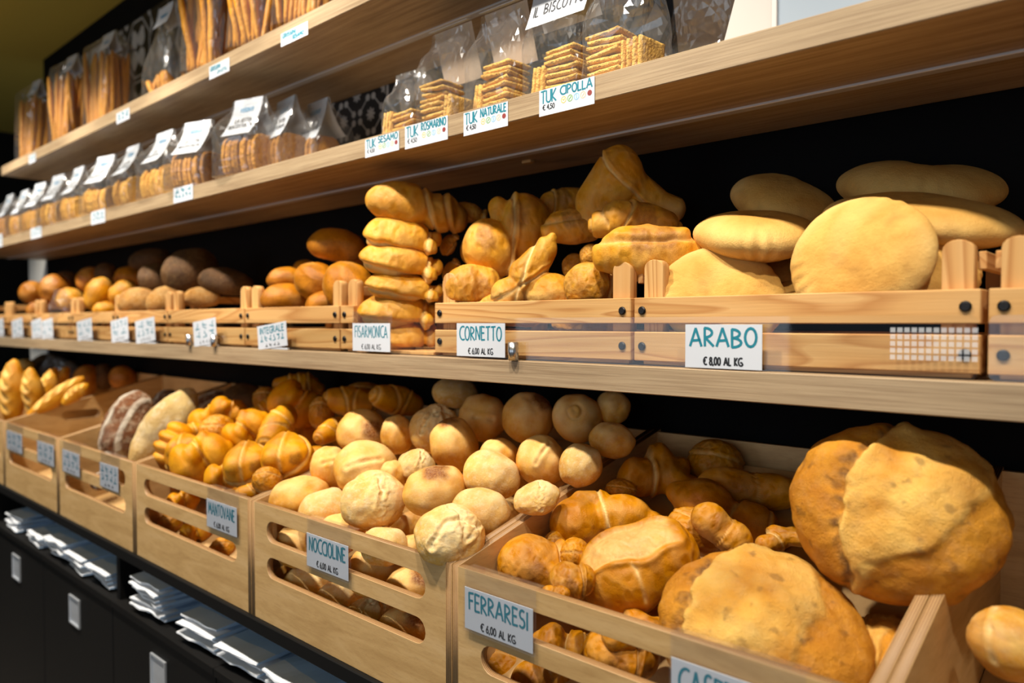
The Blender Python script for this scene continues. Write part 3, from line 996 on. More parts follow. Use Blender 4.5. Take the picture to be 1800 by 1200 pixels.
tent_card(458, 509, 570, 612, 'INTEGRALE', 'αβγδεα', 'INTEGRALE price card leaning before the wholemeal rolls')
tent_card(345, 385, 562, 606, 'αβγ', 'γδε', 'white price card between two steel studs before the dark rye loaves')
tent_card(243, 277, 562, 603, 'γβ', 'αδεγ', 'white price card before the seeded rolls, closer to the dark rye crate')
tent_card(200, 230, 562, 601, 'αδεγ', 'βα', 'white price card before the seeded rolls, closer to the golden rolls')
tent_card(140, 166, 563, 598, 'βγδ', 'αβ', 'white price card before the golden rolls crate')
tent_card(78, 97, 563, 596, 'βγδ', 'αβ', 'greyish price card overlapping another before the glazed rolls')
tent_card(60, 77, 564, 596, 'γαδ', 'εβ', 'bright price card half behind the greyish card before the glazed rolls')
tent_card(25, 44, 563, 594, 'δγ', 'αβ', 'white price card before the far pine crate')
tent_card(-6, 10, 565, 594, 'δγ', 'αβ', 'white price card cut by the frame edge on the crate shelf')


# ---- clear holders hooked over the fronts of the bins
def bin_tag(px0, px1, yt, title, price, label, t2=None, hcard=0.057, drop=0.022):
    """yt: photograph height of the card's upper left corner"""
    Y = BY - 0.004
    a = at_y(px0, yt, Y)
    x1 = x_at(px1, Y)
    w = x1 - a.x
    rim = ZBIN + H_F
    ztop = min(a.z, rim - drop)
    root = empty('price_holder', ((a.x + x1) / 2, Y, rim))
    tag(root, label, 'price card')
    hh = rim + 0.0022 - (ztop - hcard) + 0.003
    pl = link('holder_plate', box_mesh(w + 0.006, 0.0014, hh, M['holder'], 0.0004), root, (0, 0.0018, 0.0022 - hh / 2))
    link('hook_top', box_mesh(w + 0.006, 0.019, 0.0014, M['holder'], 0.0004), root, (0, 0.0102, 0.0030))
    link('hook_back', box_mesh(w + 0.006, 0.0014, 0.016, M['holder'], 0.0004), root, (0, 0.0186, -0.0055))
    front = link('front_sheet', box_mesh(w + 0.004, 0.0008, hcard + 0.004, M['holder'], 0.0003), root, (0, -0.0022, ztop - rim - hcard / 2))
    link('lip', box_mesh(w + 0.006, 0.004, 0.0016, M['holder'], 0.0004), root, (0, -0.0005, ztop - rim - hcard - 0.0028))
    card = link('card', box_mesh(w, 0.0008, hcard, M['card'], 0.0002), root, (0, -0.0008, ztop - rim - hcard / 2))
    card_face(card, w, hcard, title, price, t2, tk=0.0030)
    return root


bin_tag(818, 938, 1029, 'FERRARESI', '€ 6,00 AL KG', 'FERRARESI price card in a clear holder on the bin of golden twists')
bin_tag(1181, 1416, 1142, 'CASERECCIO', '€ 6,00 AL KG', 'CASERECCIO price card in a clear holder under the big round loaf', hcard=0.075)
bin_tag(540, 611, 931, 'NOCCIOLINE', '€ 6,00 AL KG', 'NOCCIOLINE price card in a clear holder on the pale roll bin')
bin_tag(364, 414, 869, 'MANTOVANE', '€ 6,00 AL KG', 'MANTOVANE price card in a clear holder on the knotted roll bin')
bin_tag(176, 205, 799, 'αβγδ', 'αβγ', 'price card on the rustic loaf bin, beside the Mantovane bin', 'δεγα', 0.062)
bin_tag(110, 137, 777, 'γβ', 'βγα', 'price card on the rustic loaf bin, beside the empty bin', 'αδεγ', 0.062)
bin_tag(66, 92, 763, 'αδε', 'αβγ', 'price card on the empty bin, closer to the rustic loaf bin', 'γβα', 0.062)
bin_tag(12, 36, 747, 'αβε', 'βγα', 'price card on the empty bin, closer to the baguettes', 'γβα', 0.062)

# ================================================================== bread shapes
_ico = {}


def ico(sub):
    if sub not in _ico:
        bm = bmesh.new()
        bmesh.ops.create_icosphere(bm, subdivisions=sub, radius=1.0)
        bm.verts.ensure_lookup_table()
        V = np.array([v.co[:] for v in bm.verts])
        Fc = [tuple(v.index for v in f.verts) for f in bm.faces]
        bm.free()
        _ico[sub] = (V, Fc)
    return _ico[sub]


def fbm(P, sc, seed=0.0, octv=2):
    out = np.zeros(len(P))
    off = Vector((seed * 3.1 + 1.7, seed * 1.3 - 4.2, seed * 2.2 + 0.5))
    for o in range(octv):
        k = sc * 2 ** o
        out += np.array([noise.noise(Vector((p[0] * k, p[1] * k, p[2] * k)) + off) for p in P]) * 0.5 ** o
    return out


def ell(c, r):
    c, r = np.array(c, float), np.array(r, float)

    def f(P):
        q = P - c
        k0 = np.linalg.norm(q / r, axis=1)
        k1 = np.linalg.norm(q / (r * r), axis=1) + 1e-9
        return k0 * (k0 - 1.0) / k1
    return f


def cap(a, b, ra, rb):
    a, b = np.array(a, float), np.array(b, float)

    def f(P):
        ba = b - a
        h = np.clip(((P - a) @ ba) / (ba @ ba), 0, 1)
        return np.linalg.norm(P - a - h[:, None] * ba, axis=1) - (ra + (rb - ra) * h)
    return f


def path(pts, radii):
    fs = [cap(pts[i], pts[i + 1], radii[i], radii[i + 1]) for i in range(len(pts) - 1)]
    return lambda P: np.min([f(P) for f in fs], axis=0)


def union(fs, k=0.08):
    def f(P):
        d = fs[0](P)
        for g in fs[1:]:
            e = g(P)
            h = np.maximum(k - np.abs(d - e), 0) / k
            d = np.minimum(d, e) - h * h * k * 0.25
        return d
    return f


def flat_base(f, z, k=0.12):
    def g(P):
        d, e = f(P), z - P[:, 2]
        h = np.maximum(k - np.abs(d - e), 0) / k
        return np.maximum(d, e) + h * h * k * 0.25
    return g


def carve(f, g, k=0.05):
    def q(P):
        d, e = f(P), -g(P)
        h = np.maximum(k - np.abs(d - e), 0) / k
        return np.maximum(d, e) + h * h * k * 0.25
    return q


def gauss(x, w):
    return np.exp(-(x / w) ** 2)


def sstep(a, b, x):
    t = np.clip((x - a) / (b - a), 0, 1)
    return t * t * (3 - 2 * t)


def polyline_dist(P, pts):
    best = np.full(len(P), 9.0)
    pts = [np.array(p, float) for p in pts]
    for a, b in zip(pts[:-1], pts[1:]):
        ba = b - a
        h = np.clip(((P - a) @ ba) / (ba @ ba), 0, 1)
        best = np.minimum(best, np.linalg.norm(P - a - h[:, None] * ba, axis=1))
    return best


PROTO = {}


def proto(name, mat, sdf, L=0.0, sub=5, detail=None, tmax=2.2, bend=0.0):
    V, Fc = ico(sub)
    A = np.zeros_like(V)
    A[:, 0] = L * V[:, 0]
    R = V.copy()
    if L > 0:
        R[:, 0] *= 0.55
        R /= np.linalg.norm(R, axis=1)[:, None]
    t = np.full(len(V), tmax)
    for _ in range(90):
        d = sdf(A + R * t[:, None])
        t = np.maximum(t - np.clip(d, -0.02, 0.2) * 0.7, 0.02)
    P = A + R * t[:, None]
    pale = np.zeros(len(P)); dark = np.zeros(len(P))
    if detail is not None:
        disp, pale, dark = detail(P, R)
        P = P + R * disp[:, None]
    if bend:
        ang = P[:, 0] * bend
        rad = 1.0 / bend
        x = (rad + P[:, 1]) * np.sin(ang)
        y = (rad + P[:, 1]) * np.cos(ang) - rad
        P = np.stack([x, y, P[:, 2]], axis=1)
    lo, hi = P.min(0), P.max(0)
    P = P - (lo + hi) / 2
    half = (hi - lo) / 2
    P = P / half[0]
    half = half / half[0]
    me = mesh_from(name, P, Fc, M[mat] if isinstance(mat, str) else mat, True)
    for nm, arr in (('pale', pale), ('dark', dark)):
        at = me.attributes.new(nm, 'FLOAT', 'POINT')
        at.data.foreach_set('value', np.clip(arr, 0, 1).astype(np.float32))
    PROTO[name] = (me, half)
    return me


def base_attr(P, lo=-0.75, hi=-0.35):
    """the pale band just above the base"""
    z = P[:, 2] / np.abs(P[:, 2]).max()
    return gauss(z - (lo + hi) / 2, (hi - lo) / 2)


# ---- round rolls
def roll_detail(seed, crack=None, crack_w=0.07, crack_d=0.10, swirl=False, burn=None, fold=None, rough=0.0):
    def f(P, R):
        n = fbm(P, 1.2, seed, 2)
        disp = 0.075 * n + 0.02 * fbm(P, 2.6, seed + 21, 1) + (0.016 * fbm(P, 4.0, seed + 2, 2) if rough else 0.006 * fbm(P, 6.0, seed, 1))
        pale = 0.5 * sstep(0.05, 0.75, P[:, 2]) * (0.75 + 0.9 * n) + 0.3 * sstep(-0.35, -0.6, P[:, 2])
        dark = 0.0 * n
        if crack:
            w = P + 0.10 * np.stack([fbm(P, 3.5, seed + 4, 2), fbm(P, 3.5, seed + 5, 2), 0 * n], 1)
            d = polyline_dist(w, crack)
            disp = disp - crack_d * gauss(d, crack_w) + 0.04 * gauss(d - crack_w * 2.0, crack_w)
            pale = np.maximum(pale, gauss(d, crack_w * 1.5))
            disp = disp + 0.03 * gauss(d, 0.3) * fbm(P, 8.0, seed + 1, 2)
        if fold:
            d = polyline_dist(P, fold)
            disp = disp - 0.09 * gauss(d, 0.045) + 0.03 * gauss(d - 0.13, 0.08)
            pale = np.maximum(pale, 0.8 * gauss(d, 0.06))
        if swirl:
            c = P - np.array([0.0, -0.05, 0.8])
            rho = np.hypot(c[:, 0], c[:, 1])
            m = (P[:, 2] > 0.2)
            g_ = gauss(rho - 0.30, 0.05) * m
            disp = disp - 0.05 * g_ + 0.03 * gauss(rho - 0.15, 0.1) * m
            pale = np.maximum(pale, 0.35 * g_)
        if burn is not None:
            d = np.linalg.norm(P - np.array(burn), axis=1)
            dark = sstep(0.62, 0.25, d + 0.15 * fbm(P, 3, seed + 3, 2))
        return disp, pale, dark
    return f


proto('roll_a', 'roll', flat_base(ell((0, 0, 0), (1, 0.95, 0.86)), -0.62), detail=roll_detail(1, fold=[(-0.55, -0.35, 0.6), (-0.1, -0.2, 0.84), (0.4, 0.0, 0.78)]))
proto('roll_b', 'roll', flat_base(ell((0, 0, 0), (1, 0.92, 0.80)), -0.6), detail=roll_detail(2, burn=(0.45, -0.2, 0.75)))
proto('roll_c', 'roll', flat_base(ell((0, 0, 0), (1, 0.86, 0.78)), -0.6), detail=roll_detail(3))
proto('roll_d', 'roll', flat_base(ell((0, 0, 0), (1, 0.80, 0.74)), -0.58), detail=roll_detail(4, burn=(0.1, 0.35, 0.7)))
proto('roll_swirl', 'roll', flat_base(ell((0, 0, 0), (1, 0.9, 0.86)), -0.62), detail=roll_detail(5, swirl=True, fold=[(0.5, -0.7, 0.2), (0.85, -0.45, 0.0)]))
proto('roll_crack', 'roll_flour', flat_base(ell((0, 0, 0), (1, 0.95, 0.82)), -0.6), sub=6,
      detail=roll_detail(6, [(0.05, -0.95, 0.0), (0.1, -0.5, 0.62), (0.3, 0.0, 0.8), (0.25, 0.5, 0.62)], 0.06, 0.10, rough=1))
proto('roll_burst', 'roll_flour', flat_base(ell((0, 0, 0), (1, 0.96, 0.84)), -0.6), sub=6,
      detail=roll_detail(7, [(-0.5, -0.6, 0.5), (-0.15, -0.1, 0.82), (0.3, 0.15, 0.78), (0.75, 0.0, 0.5), (0.35, -0.5, 0.6), (0.3, 0.15, 0.78), (0.0, 0.6, 0.6)], 0.075, 0.12, rough=1))
proto('roll_soft', 'roll_flour', flat_base(ell((0, 0, 0), (1, 0.84, 0.72)), -0.55), detail=roll_detail(8))
proto('roll_seam', 'roll', flat_base(ell((0, 0, 0), (1, 0.82, 0.8)), -0.6), detail=roll_detail(9, fold=[(-0.9, -0.2, 0.2), (-0.3, -0.5, 0.55), (0.4, -0.45, 0.6)]))


# ---- knotted and twisted rolls
def twist_detail(seed, rings=(), patch=None, amp=0.03, pale_base=0.12, spiral=None, patch_r=0.35, crease=0.05):
    """rings: (point, normal, width, depth, pale strength)"""
    def f(P, R):
        n = fbm(P, 1.6, seed, 2)
        disp = amp * n + 0.006 * fbm(P, 7, seed + 1, 1)
        pale = pale_base * sstep(0.1, 0.6, fbm(P, 1.5, seed + 7, 1)) + 0.35 * sstep(-0.15, -0.4, P[:, 2])
        dark = 0.35 * sstep(0.1, 0.5, fbm(P, 1.1, seed + 11, 2))
        for (pt, nr, w, dp, ps) in rings:
            nr = np.array(nr, float); nr /= np.linalg.norm(nr)
            d = (P - np.array(pt)) @ nr + 0.03 * fbm(P, 2.5, seed + 5, 1)
            g_ = gauss(d, w)
            disp = disp - dp * g_ + dp * 0.6 * gauss(d - w * 2.2, w * 1.6)
            pale = np.maximum(pale, ps * gauss(d, w * 1.1))
        if spiral is not None:
            for (cx, sgn) in spiral:
                q = P - np.array(cx)
                rho = np.hypot(q[:, 1], q[:, 2])
                phi = np.arctan2(q[:, 2], q[:, 1]) / (2 * math.pi)
                fr = np.abs(((rho / 0.17 - phi) % 1.0) - 0.5)
                m = sstep(0.0, 0.08, (P[:, 0] - cx[0]) * sgn) * sstep(0.45, 0.36, rho)
                g_ = gauss(fr, 0.16) * m
                disp = disp - 0.06 * g_
                pale = np.maximum(pale, 0.4 * g_)
        if patch is not None:
            for pc in (patch if isinstance(patch[0], (tuple, list)) else [patch]):
                d = np.linalg.norm(P - np.array(pc), axis=1)
                dark = np.maximum(dark, 0.7 * sstep(patch_r, patch_r * 0.55, d + 0.1 * fbm(P, 4, seed + 3, 2)))
        return disp, pale, dark
    return f


# two swollen halves joined by a waist, a folded flap above
proto('twist_a', 'golden', union([ell((-0.52, 0, 0), (0.50, 0.42, 0.40)), ell((0.34, 0.02, 0.03), (0.56, 0.36, 0.36)), ell((0.88, -0.06, -0.05), (0.2, 0.17, 0.16)), cap((-0.42, 0.12, 0.30), (0.02, 0.2, 0.26), 0.17, 0.15)], 0.07),
      L=0.75, sub=6, detail=twist_detail(11, [((0.02, 0, 0), (1, 0.15, 0.1), 0.025, 0.04, 0.9)]))
# big twist with a ring and a curled end
proto('twist_b', 'golden', union([ell((-0.45, 0, 0.0), (0.56, 0.46, 0.44)), ell((0.42, 0.0, 0.02), (0.5, 0.38, 0.38)), ell((0.93, 0.0, 0.0), (0.18, 0.16, 0.15)), ell((-0.95, 0.05, -0.02), (0.2, 0.2, 0.2))], 0.09),
      L=0.8, sub=6, detail=twist_detail(12, [((0.1, 0, 0), (1, -0.25, 0.1), 0.03, 0.05, 0.8), ((0.62, 0, 0), (1, 0.3, 0), 0.02, 0.03, 0.5)]))
# compact ball with brown screen-marked patches
proto('twist_c', 'golden', union([ell((-0.25, 0, 0), (0.72, 0.62, 0.58)), ell((0.45, 0.1, 0.0), (0.5, 0.5, 0.5)), ell((0.1, -0.25, -0.1), (0.5, 0.4, 0.4))], 0.1),
      L=0.3, sub=6, detail=twist_detail(13, [((0.32, 0, 0.3), (1, 0.35, -0.2), 0.04, 0.09, 0.3)], patch=[(-0.02, -0.62, 0.02), (0.58, -0.42, -0.1)], patch_r=0.36))
# broad crossed roll
proto('twist_d', 'golden', union([cap((-0.6, -0.2, 0), (0.45, 0.25, 0.05), 0.34, 0.28), cap((-0.2, 0.3, 0.12), (0.72, -0.12, 0.08), 0.30, 0.24), ell((0.85, 0.2, -0.05), (0.2, 0.2, 0.18))], 0.06),
      L=0.5, sub=5, detail=twist_detail(14, [((-0.2, 0, 0), (1, 0.8, 0.2), 0.03, 0.06, 0.8)]))
# round bun seen from below the fold
proto('bun_round', 'golden', flat_base(ell((0, 0, 0), (1, 0.9, 0.86)), -0.7), sub=5, detail=twist_detail(15, [((0, 0, 0.2), (0.2, 1, 0.7), 0.04, 0.06, 0.4)], amp=0.06))
# long plain torpedo
proto('torpedo', 'golden', union([ell((-0.35, 0, 0), (0.66, 0.34, 0.34)), ell((0.4, 0, 0), (0.62, 0.32, 0.32))], 0.1), L=0.75, sub=5,
      detail=twist_detail(16, [((0.12, 0, 0), (1, 0.2, 0.1), 0.02, 0.03, 0.3)]))


def cut_detail(seed):
    """wide pale cut on top of a plump roll, crust curling up at its sides"""
    def f(P, R):
        n = fbm(P, 1.5, seed, 2)
        disp = 0.03 * n
        m = (P[:, 2] > 0.0)
        q = np.maximum(np.abs(P[:, 0] + 0.02) / 0.80, np.abs(P[:, 1] + 0.02 + 0.05 * n) / (0.34 * np.sqrt(np.clip(1 - (P[:, 0] / 0.95) ** 2, 0.05, 1))))
        ins = sstep(1.0, 0.86, q) * m
        disp = disp - 0.05 * ins + 0.035 * gauss(q - 1.06, 0.09) * m + 0.015 * ins * fbm(P, 9, seed + 2, 2)
        pale = 0.45 * ins + 0.3 * sstep(-0.2, -0.5, P[:, 2])
        d = polyline_dist(P, [(-0.1, -0.62, -0.1), (-0.05, -0.45, 0.35), (-0.1, -0.36, 0.5)])
        disp = disp - 0.03 * gauss(d, 0.03)
        pale = np.maximum(pale, 0.8 * gauss(d, 0.03))
        dark = 0.3 * sstep(0.1, 0.5, fbm(P, 1.2, seed + 4, 2)) * (1 - ins)
        return disp, pale, dark
    return f


proto('cut_roll', 'golden', union([ell((-0.25, 0, 0), (0.72, 0.60, 0.56)), ell((0.4, 0.02, 0.02), (0.6, 0.5, 0.5))], 0.15), L=0.35, sub=6, detail=cut_detail(21))

# ---- Mantovane: rolled dough with coiled ends
sp = [((0.55, 0, 0), 1), ((-0.55, 0, 0), -1)]
proto('coil_a', 'mant', union([ell((0, 0, 0), (0.92, 0.56, 0.54)), cap((-0.62, 0, 0), (0.62, 0, 0), 0.44, 0.44)], 0.1), L=0.55, sub=5,
      detail=twist_detail(31, [((-0.3, 0, 0), (1, 0.35, 0.25), 0.03, 0.06, 0.5), ((0.32, 0, 0), (1, -0.35, 0.2), 0.03, 0.06, 0.5)], spiral=sp))
proto('coil_b', 'mant', union([ell((-0.45, 0, 0), (0.54, 0.52, 0.5)), ell((0.45, 0, 0.02), (0.52, 0.46, 0.44)), cap((-0.25, -0.2, 0.30), (0.35, 0.15, 0.34), 0.24, 0.20), ell((0.9, -0.05, 0.0), (0.2, 0.22, 0.2))], 0.06), L=0.5, sub=5,
      detail=twist_detail(32, [((0.06, 0, 0), (1, 0.2, 0.15), 0.03, 0.06, 0.45)], amp=0.04))
proto('knot_ball', 'mant', union([ell((0, 0, 0), (0.95, 0.9, 0.8)), ell((0.25, -0.3, 0.4), (0.5, 0.45, 0.4)), ell((-0.4, -0.25, 0.3), (0.48, 0.5, 0.42)), ell((0.0, 0.45, 0.35), (0.5, 0.4, 0.36))], 0.07), L=0.0, sub=5,
      detail=twist_detail(33, [((0.0, 0, 0.2), (0.5, 0.2, -1), 0.05, 0.06, 0.8), ((-0.05, 0, 0), (1, -0.2, 0.2), 0.04, 0.06, 0.5)], patch=(0.3, -0.7, 0.5), patch_r=0.3, amp=0.05))
proto('horn', 'mant', path([(-1, 0, 0), (-0.4, 0.05, 0.02), (0.3, 0.05, 0.04), (1, -0.05, 0)], [0.16, 0.30, 0.40, 0.24]), L=0.85, sub=5,
      detail=twist_detail(34, [((-0.45, 0, 0), (1, 0.3, 0.2), 0.03, 0.05, 0.6), ((-0.05, 0, 0), (1, 0.3, 0.2), 0.03, 0.05, 0.6), ((0.4, 0, 0), (1, 0.3, 0.2), 0.03, 0.05, 0.6)]))
proto('segment', 'mant', union([ell((-0.75, 0, 0), (0.3, 0.36, 0.36)), ell((-0.3, 0, 0.05), (0.32, 0.48, 0.46)), ell((0.2, 0, 0.05), (0.34, 0.5, 0.48)), ell((0.68, 0, 0), (0.36, 0.42, 0.42))], 0.05), L=0.75, sub=5, detail=twist_detail(35, []))

# ---- Cornetto twists
proto('corn_a', 'corn', union([ell((-0.42, -0.1, -0.05), (0.58, 0.5, 0.46)), ell((0.42, 0.05, 0.08), (0.55, 0.52, 0.56)), ell((-0.05, 0.1, 0.48), (0.22, 0.2, 0.2)), ell((-0.02, -0.35, -0.42), (0.2, 0.2, 0.2))], 0.06),
      L=0.4, sub=6, detail=twist_detail(41, [((0.0, 0, 0), (1, 0.1, -0.45), 0.03, 0.07, 0.95)], patch=[(-0.45, -0.45, 0.3), (0.3, -0.4, 0.5)], patch_r=0.3))
proto('corn_b', 'corn', union([ell((-0.62, -0.1, -0.38), (0.42, 0.40, 0.36)), cap((-0.18, 0, 0.0), (0.28, 0.1, 0.55), 0.42, 0.27), cap((0.2, 0.1, 0.5), (0.42, 0.1, 0.78), 0.22, 0.12), ell((0.38, -0.12, -0.34), (0.62, 0.48, 0.42))], 0.06),
      L=0.25, sub=6, detail=twist_detail(42, [((0.1, 0, 0.05), (-0.5, 0, 1), 0.03, 0.05, 1.0), ((-0.35, 0, -0.2), (1, 0, -0.4), 0.04, 0.05, 1.0)]))
proto('corn_c', 'corn', flat_base(union([ell((-0.1, 0, 0), (0.86, 0.52, 0.5)), ell((0.5, 0, 0), (0.5, 0.48, 0.44))], 0.1), -0.42, 0.08), L=0.5, sub=6,
      detail=twist_detail(43, [((0, 0, -0.30), (0, 0.1, 1), 0.05, 0.05, 0.9)], patch=(0.3, -0.4, 0.0), patch_r=0.4))
proto('corn_d', 'corn', path([(-1.05, 0, 0.1), (-0.6, 0, 0.12), (0.0, 0, 0.06), (0.65, 0, 0.0), (1.05, 0, 0.0)], [0.24, 0.38, 0.44, 0.40, 0.22]), L=0.8, sub=6,
      detail=twist_detail(44, [((0, 0, 0.28), (0.05, 0.2, 1), 0.04, 0.05, 0.3)], patch=[(-0.1, -0.3, 0.4), (0.4, -0.25, 0.36)], patch_r=0.34))
proto('corn_e', 'corn', union([cap((-0.55, 0, -0.2), (-0.05, 0, 0.25), 0.44, 0.48), cap((0.1, 0, 0.15), (0.75, 0, -0.32), 0.30, 0.2), ell((0.92, 0, -0.4), (0.24, 0.22, 0.22))], 0.07), L=0.3, sub=6,
      detail=twist_detail(45, [((0.2, 0, 0), (1, 0, 0.9), 0.025, 0.05, 0.7)], patch=(-0.2, -0.5, -0.3), patch_r=0.3))
proto('corn_f', 'corn', path([(-0.95, 0, 0.0), (-0.5, 0, 0.12), (0.2, 0, 0.12), (0.8, 0, 0.05), (1.0, 0, 0.0)], [0.26, 0.36, 0.36, 0.3, 0.2]), L=0.7, sub=6,
      detail=twist_detail(46, [((-0.55, 0, 0.0), (0.7, 0.3, -0.6), 0.03, 0.06, 0.6)], patch=[(0.2, -0.25, 0.35)], patch_r=0.4, spiral=[((-0.62, 0, 0), -1)]))

# ---- Fisarmonica: long rolls with pinched knobs
for i, (sd, kz) in enumerate(((51, -0.1), (52, 0.02), (53, -0.05))):
    proto('fisa_' + 'abc'[i], 'corn', union([ell((-0.08, 0, 0), (0.90, 0.5, 0.33 + 0.02 * i)), ell((0.82, -0.22, kz - 0.06), (0.19, 0.17, 0.16)), ell((0.92, 0.1, kz + 0.05), (0.15, 0.2, 0.14))], 0.05), L=0.6, sub=6,
          detail=twist_detail(sd, [((0, 0, -0.2), (0.1, 0.1, 1), 0.05, 0.05, 0.7), ((0.70, 0, 0), (1, 0.2, -0.3), 0.03, 0.05, 0.8)], crease=0), bend=0.25 if i != 1 else -0.2)
proto('fisa_top', 'corn', union([ell((-0.25, 0, 0), (0.78, 0.42, 0.36)), ell((0.5, 0, -0.05), (0.45, 0.38, 0.32)), ell((0.85, 0.05, -0.1), (0.25, 0.3, 0.24))], 0.04), L=0.65, sub=6,
      detail=twist_detail(54, [((0.25, 0, 0), (1, 0.1, 0.5), 0.03, 0.05, 0.9), ((0.62, 0, 0), (1, 0.1, 0.4), 0.03, 0.05, 0.4)]))


# ---- flatbreads
def arabo_detail(seed, dent=0.0):
    def f(P, R):
        n = fbm(P, 0.9, seed, 2)
        rho = np.hypot(P[:, 0], P[:, 1])
        disp = 0.05 * n + 0.008 * fbm(P, 4, seed + 2, 2) - dent * gauss(rho, 0.5)
        ang = np.arctan2(P[:, 1], P[:, 0])
        wr = gauss(rho - 0.86, 0.15) * sstep(0.2, 0.6, fbm(P, 1.0, seed + 6, 1))
        disp = disp + 0.02 * wr * np.sin(ang * 26)
        pale = 0.7 * gauss(rho - 0.95, 0.2) * sstep(-0.3, 0.3, n) + 0.4 * sstep(0, 0.5, fbm(P, 1.3, seed + 8, 1))
        dark = 0.3 * sstep(0.15, 0.6, fbm(P, 1.6, seed + 3, 3))
        return disp, pale, dark
    return f


proto('flat_a', 'arabo', ell((0, 0, 0), (1, 0.98, 0.40)), sub=6, detail=arabo_detail(61), tmax=1.6)
proto('flat_b', 'arabo', ell((0, 0, 0), (1, 0.94, 0.34)), sub=6, detail=arabo_detail(62, 0.06), tmax=1.6)
proto('flat_c', 'arabo', ell((0, 0, 0), (1, 0.90, 0.36)), sub=6, detail=arabo_detail(63), tmax=1.6)


# ---- the two big country loaves
def country_detail(seed, c1, c2, scale=1.0):
    """pale floury field between a rough crack (c1) and a soft ridge (c2), browner crust around"""
    def xs(c, y):
        c = sorted(c, key=lambda p: p[1])
        return np.interp(y, [p[1] for p in c], [p[0] for p in c])

    def f(P, R):
        n = fbm(P, 1.1, seed, 3)
        disp = 0.05 * n + 0.014 * fbm(P, 6, seed + 2, 2) + 0.03 * fbm(P, 2.8, seed + 12, 2)
        up = sstep(-0.15, 0.1, P[:, 2])
        wx = P[:, 0] + 0.07 * fbm(P, 2.6, seed + 4, 3)
        wy = P[:, 1]
        a = wx - xs(c1, wy)
        b = wx - xs(c2, wy)
        fine = fbm(P, 9, seed + 1, 2)
        g1 = gauss(a, 0.035) * up
        disp = disp - 0.055 * g1 + 0.035 * gauss(a - 0.10, 0.07) * up + 0.03 * gauss(a, 0.13) * fine * up
        field = sstep(0.02, 0.12, a) * sstep(0.03, -0.05, b) * up
        disp = disp + 0.012 * field - 0.03 * sstep(-0.02, 0.10, b) * up * sstep(0.5, 0.1, b)
        pale = 0.62 * field * (0.7 + 0.9 * fbm(P, 2.2, seed + 7, 3))
        pale = np.maximum(pale, 0.9 * gauss(a - 0.07, 0.07) * up * (0.7 + 0.5 * fine))
        pale = np.maximum(pale, 0.8 * gauss(b, 0.05) * up * (0.6 + 0.8 * fbm(P, 4, seed + 8, 2)))
        dark = 0.8 * gauss(a + 0.02, 0.035) * up * sstep(-0.3, 0.2, fine) + 0.22 * sstep(0.1, 0.6, fbm(P, 1.3, seed + 9, 3)) + 0.25 * sstep(0.1, -0.3, P[:, 2])
        dark = np.maximum(dark, 0.5 * sstep(0.42, 0.6, fbm(P, 7, seed + 15, 2)))
        return disp, np.clip(pale, 0, 1), dark
    return f


proto('country_a', 'loaf', flat_base(ell((0, 0, 0), (1, 0.98, 0.62)), -0.42, 0.2), sub=6,
      detail=country_detail(71, [(-0.25, 0.85, 0.3), (-0.48, 0.4, 0.46), (-0.55, 0.0, 0.5), (-0.48, -0.45, 0.45), (-0.25, -0.85, 0.25)], [(-0.15, -0.7, 0.4), (0.25, -0.45, 0.5), (0.55, 0.0, 0.5), (0.7, 0.35, 0.35)]))
proto('country_b', 'loaf', flat_base(ell((0, 0, 0), (1, 0.95, 0.60)), -0.42, 0.2), sub=6,
      detail=country_detail(72, [(-0.3, 0.9, 0.2), (-0.62, 0.5, 0.36), (-0.78, 0.0, 0.36), (-0.75, -0.5, 0.2)], [(0.3, 0.7, 0.4), (0.42, 0.2, 0.5), (0.30, -0.3, 0.5), (0.25, -0.8, 0.3)]))


# ---- oval rolls, rye, seeded, baguettes, rustic loaves
def oval_detail(seed, slash=None, amp=0.05, stripes=False, tip=0.0):
    def f(P, R):
        n = fbm(P, 1.3, seed, 2)
        disp = amp * n + 0.008 * fbm(P, 7, seed + 1, 1)
        pale = 0.25 * sstep(0, 0.5, fbm(P, 1.5, seed + 5, 1)) + 0.3 * sstep(-0.3, -0.5, P[:, 2])
        dark = 0.3 * sstep(0.1, 0.5, fbm(P, 1.2, seed + 6, 2))
        if slash:
            for s_ in slash:
                d = polyline_dist(P, s_)
                disp = disp - 0.05 * gauss(d, 0.05) + 0.025 * gauss(d - 0.1, 0.05)
                pale = np.maximum(pale, 0.8 * gauss(d, 0.08))
        if stripes:
            ph = np.abs(((P[:, 1] * 2.1 + 0.06 * fbm(P, 2, seed + 8, 2) + 0.25) % 1.0) - 0.5)
            s_ = sstep(0.17, 0.09, ph) * (P[:, 2] > -0.1)
            pale = np.maximum(pale * 0.3, 0.95 * s_ * (0.75 + 0.5 * fbm(P, 3, seed + 9, 2)))
            dark = sstep(0.1, -0.3, P[:, 2]) * 0.8
            disp = disp + 0.03 * s_ + 0.02 * fbm(P, 8, seed + 3, 2)
        return disp, pale, dark
    return f


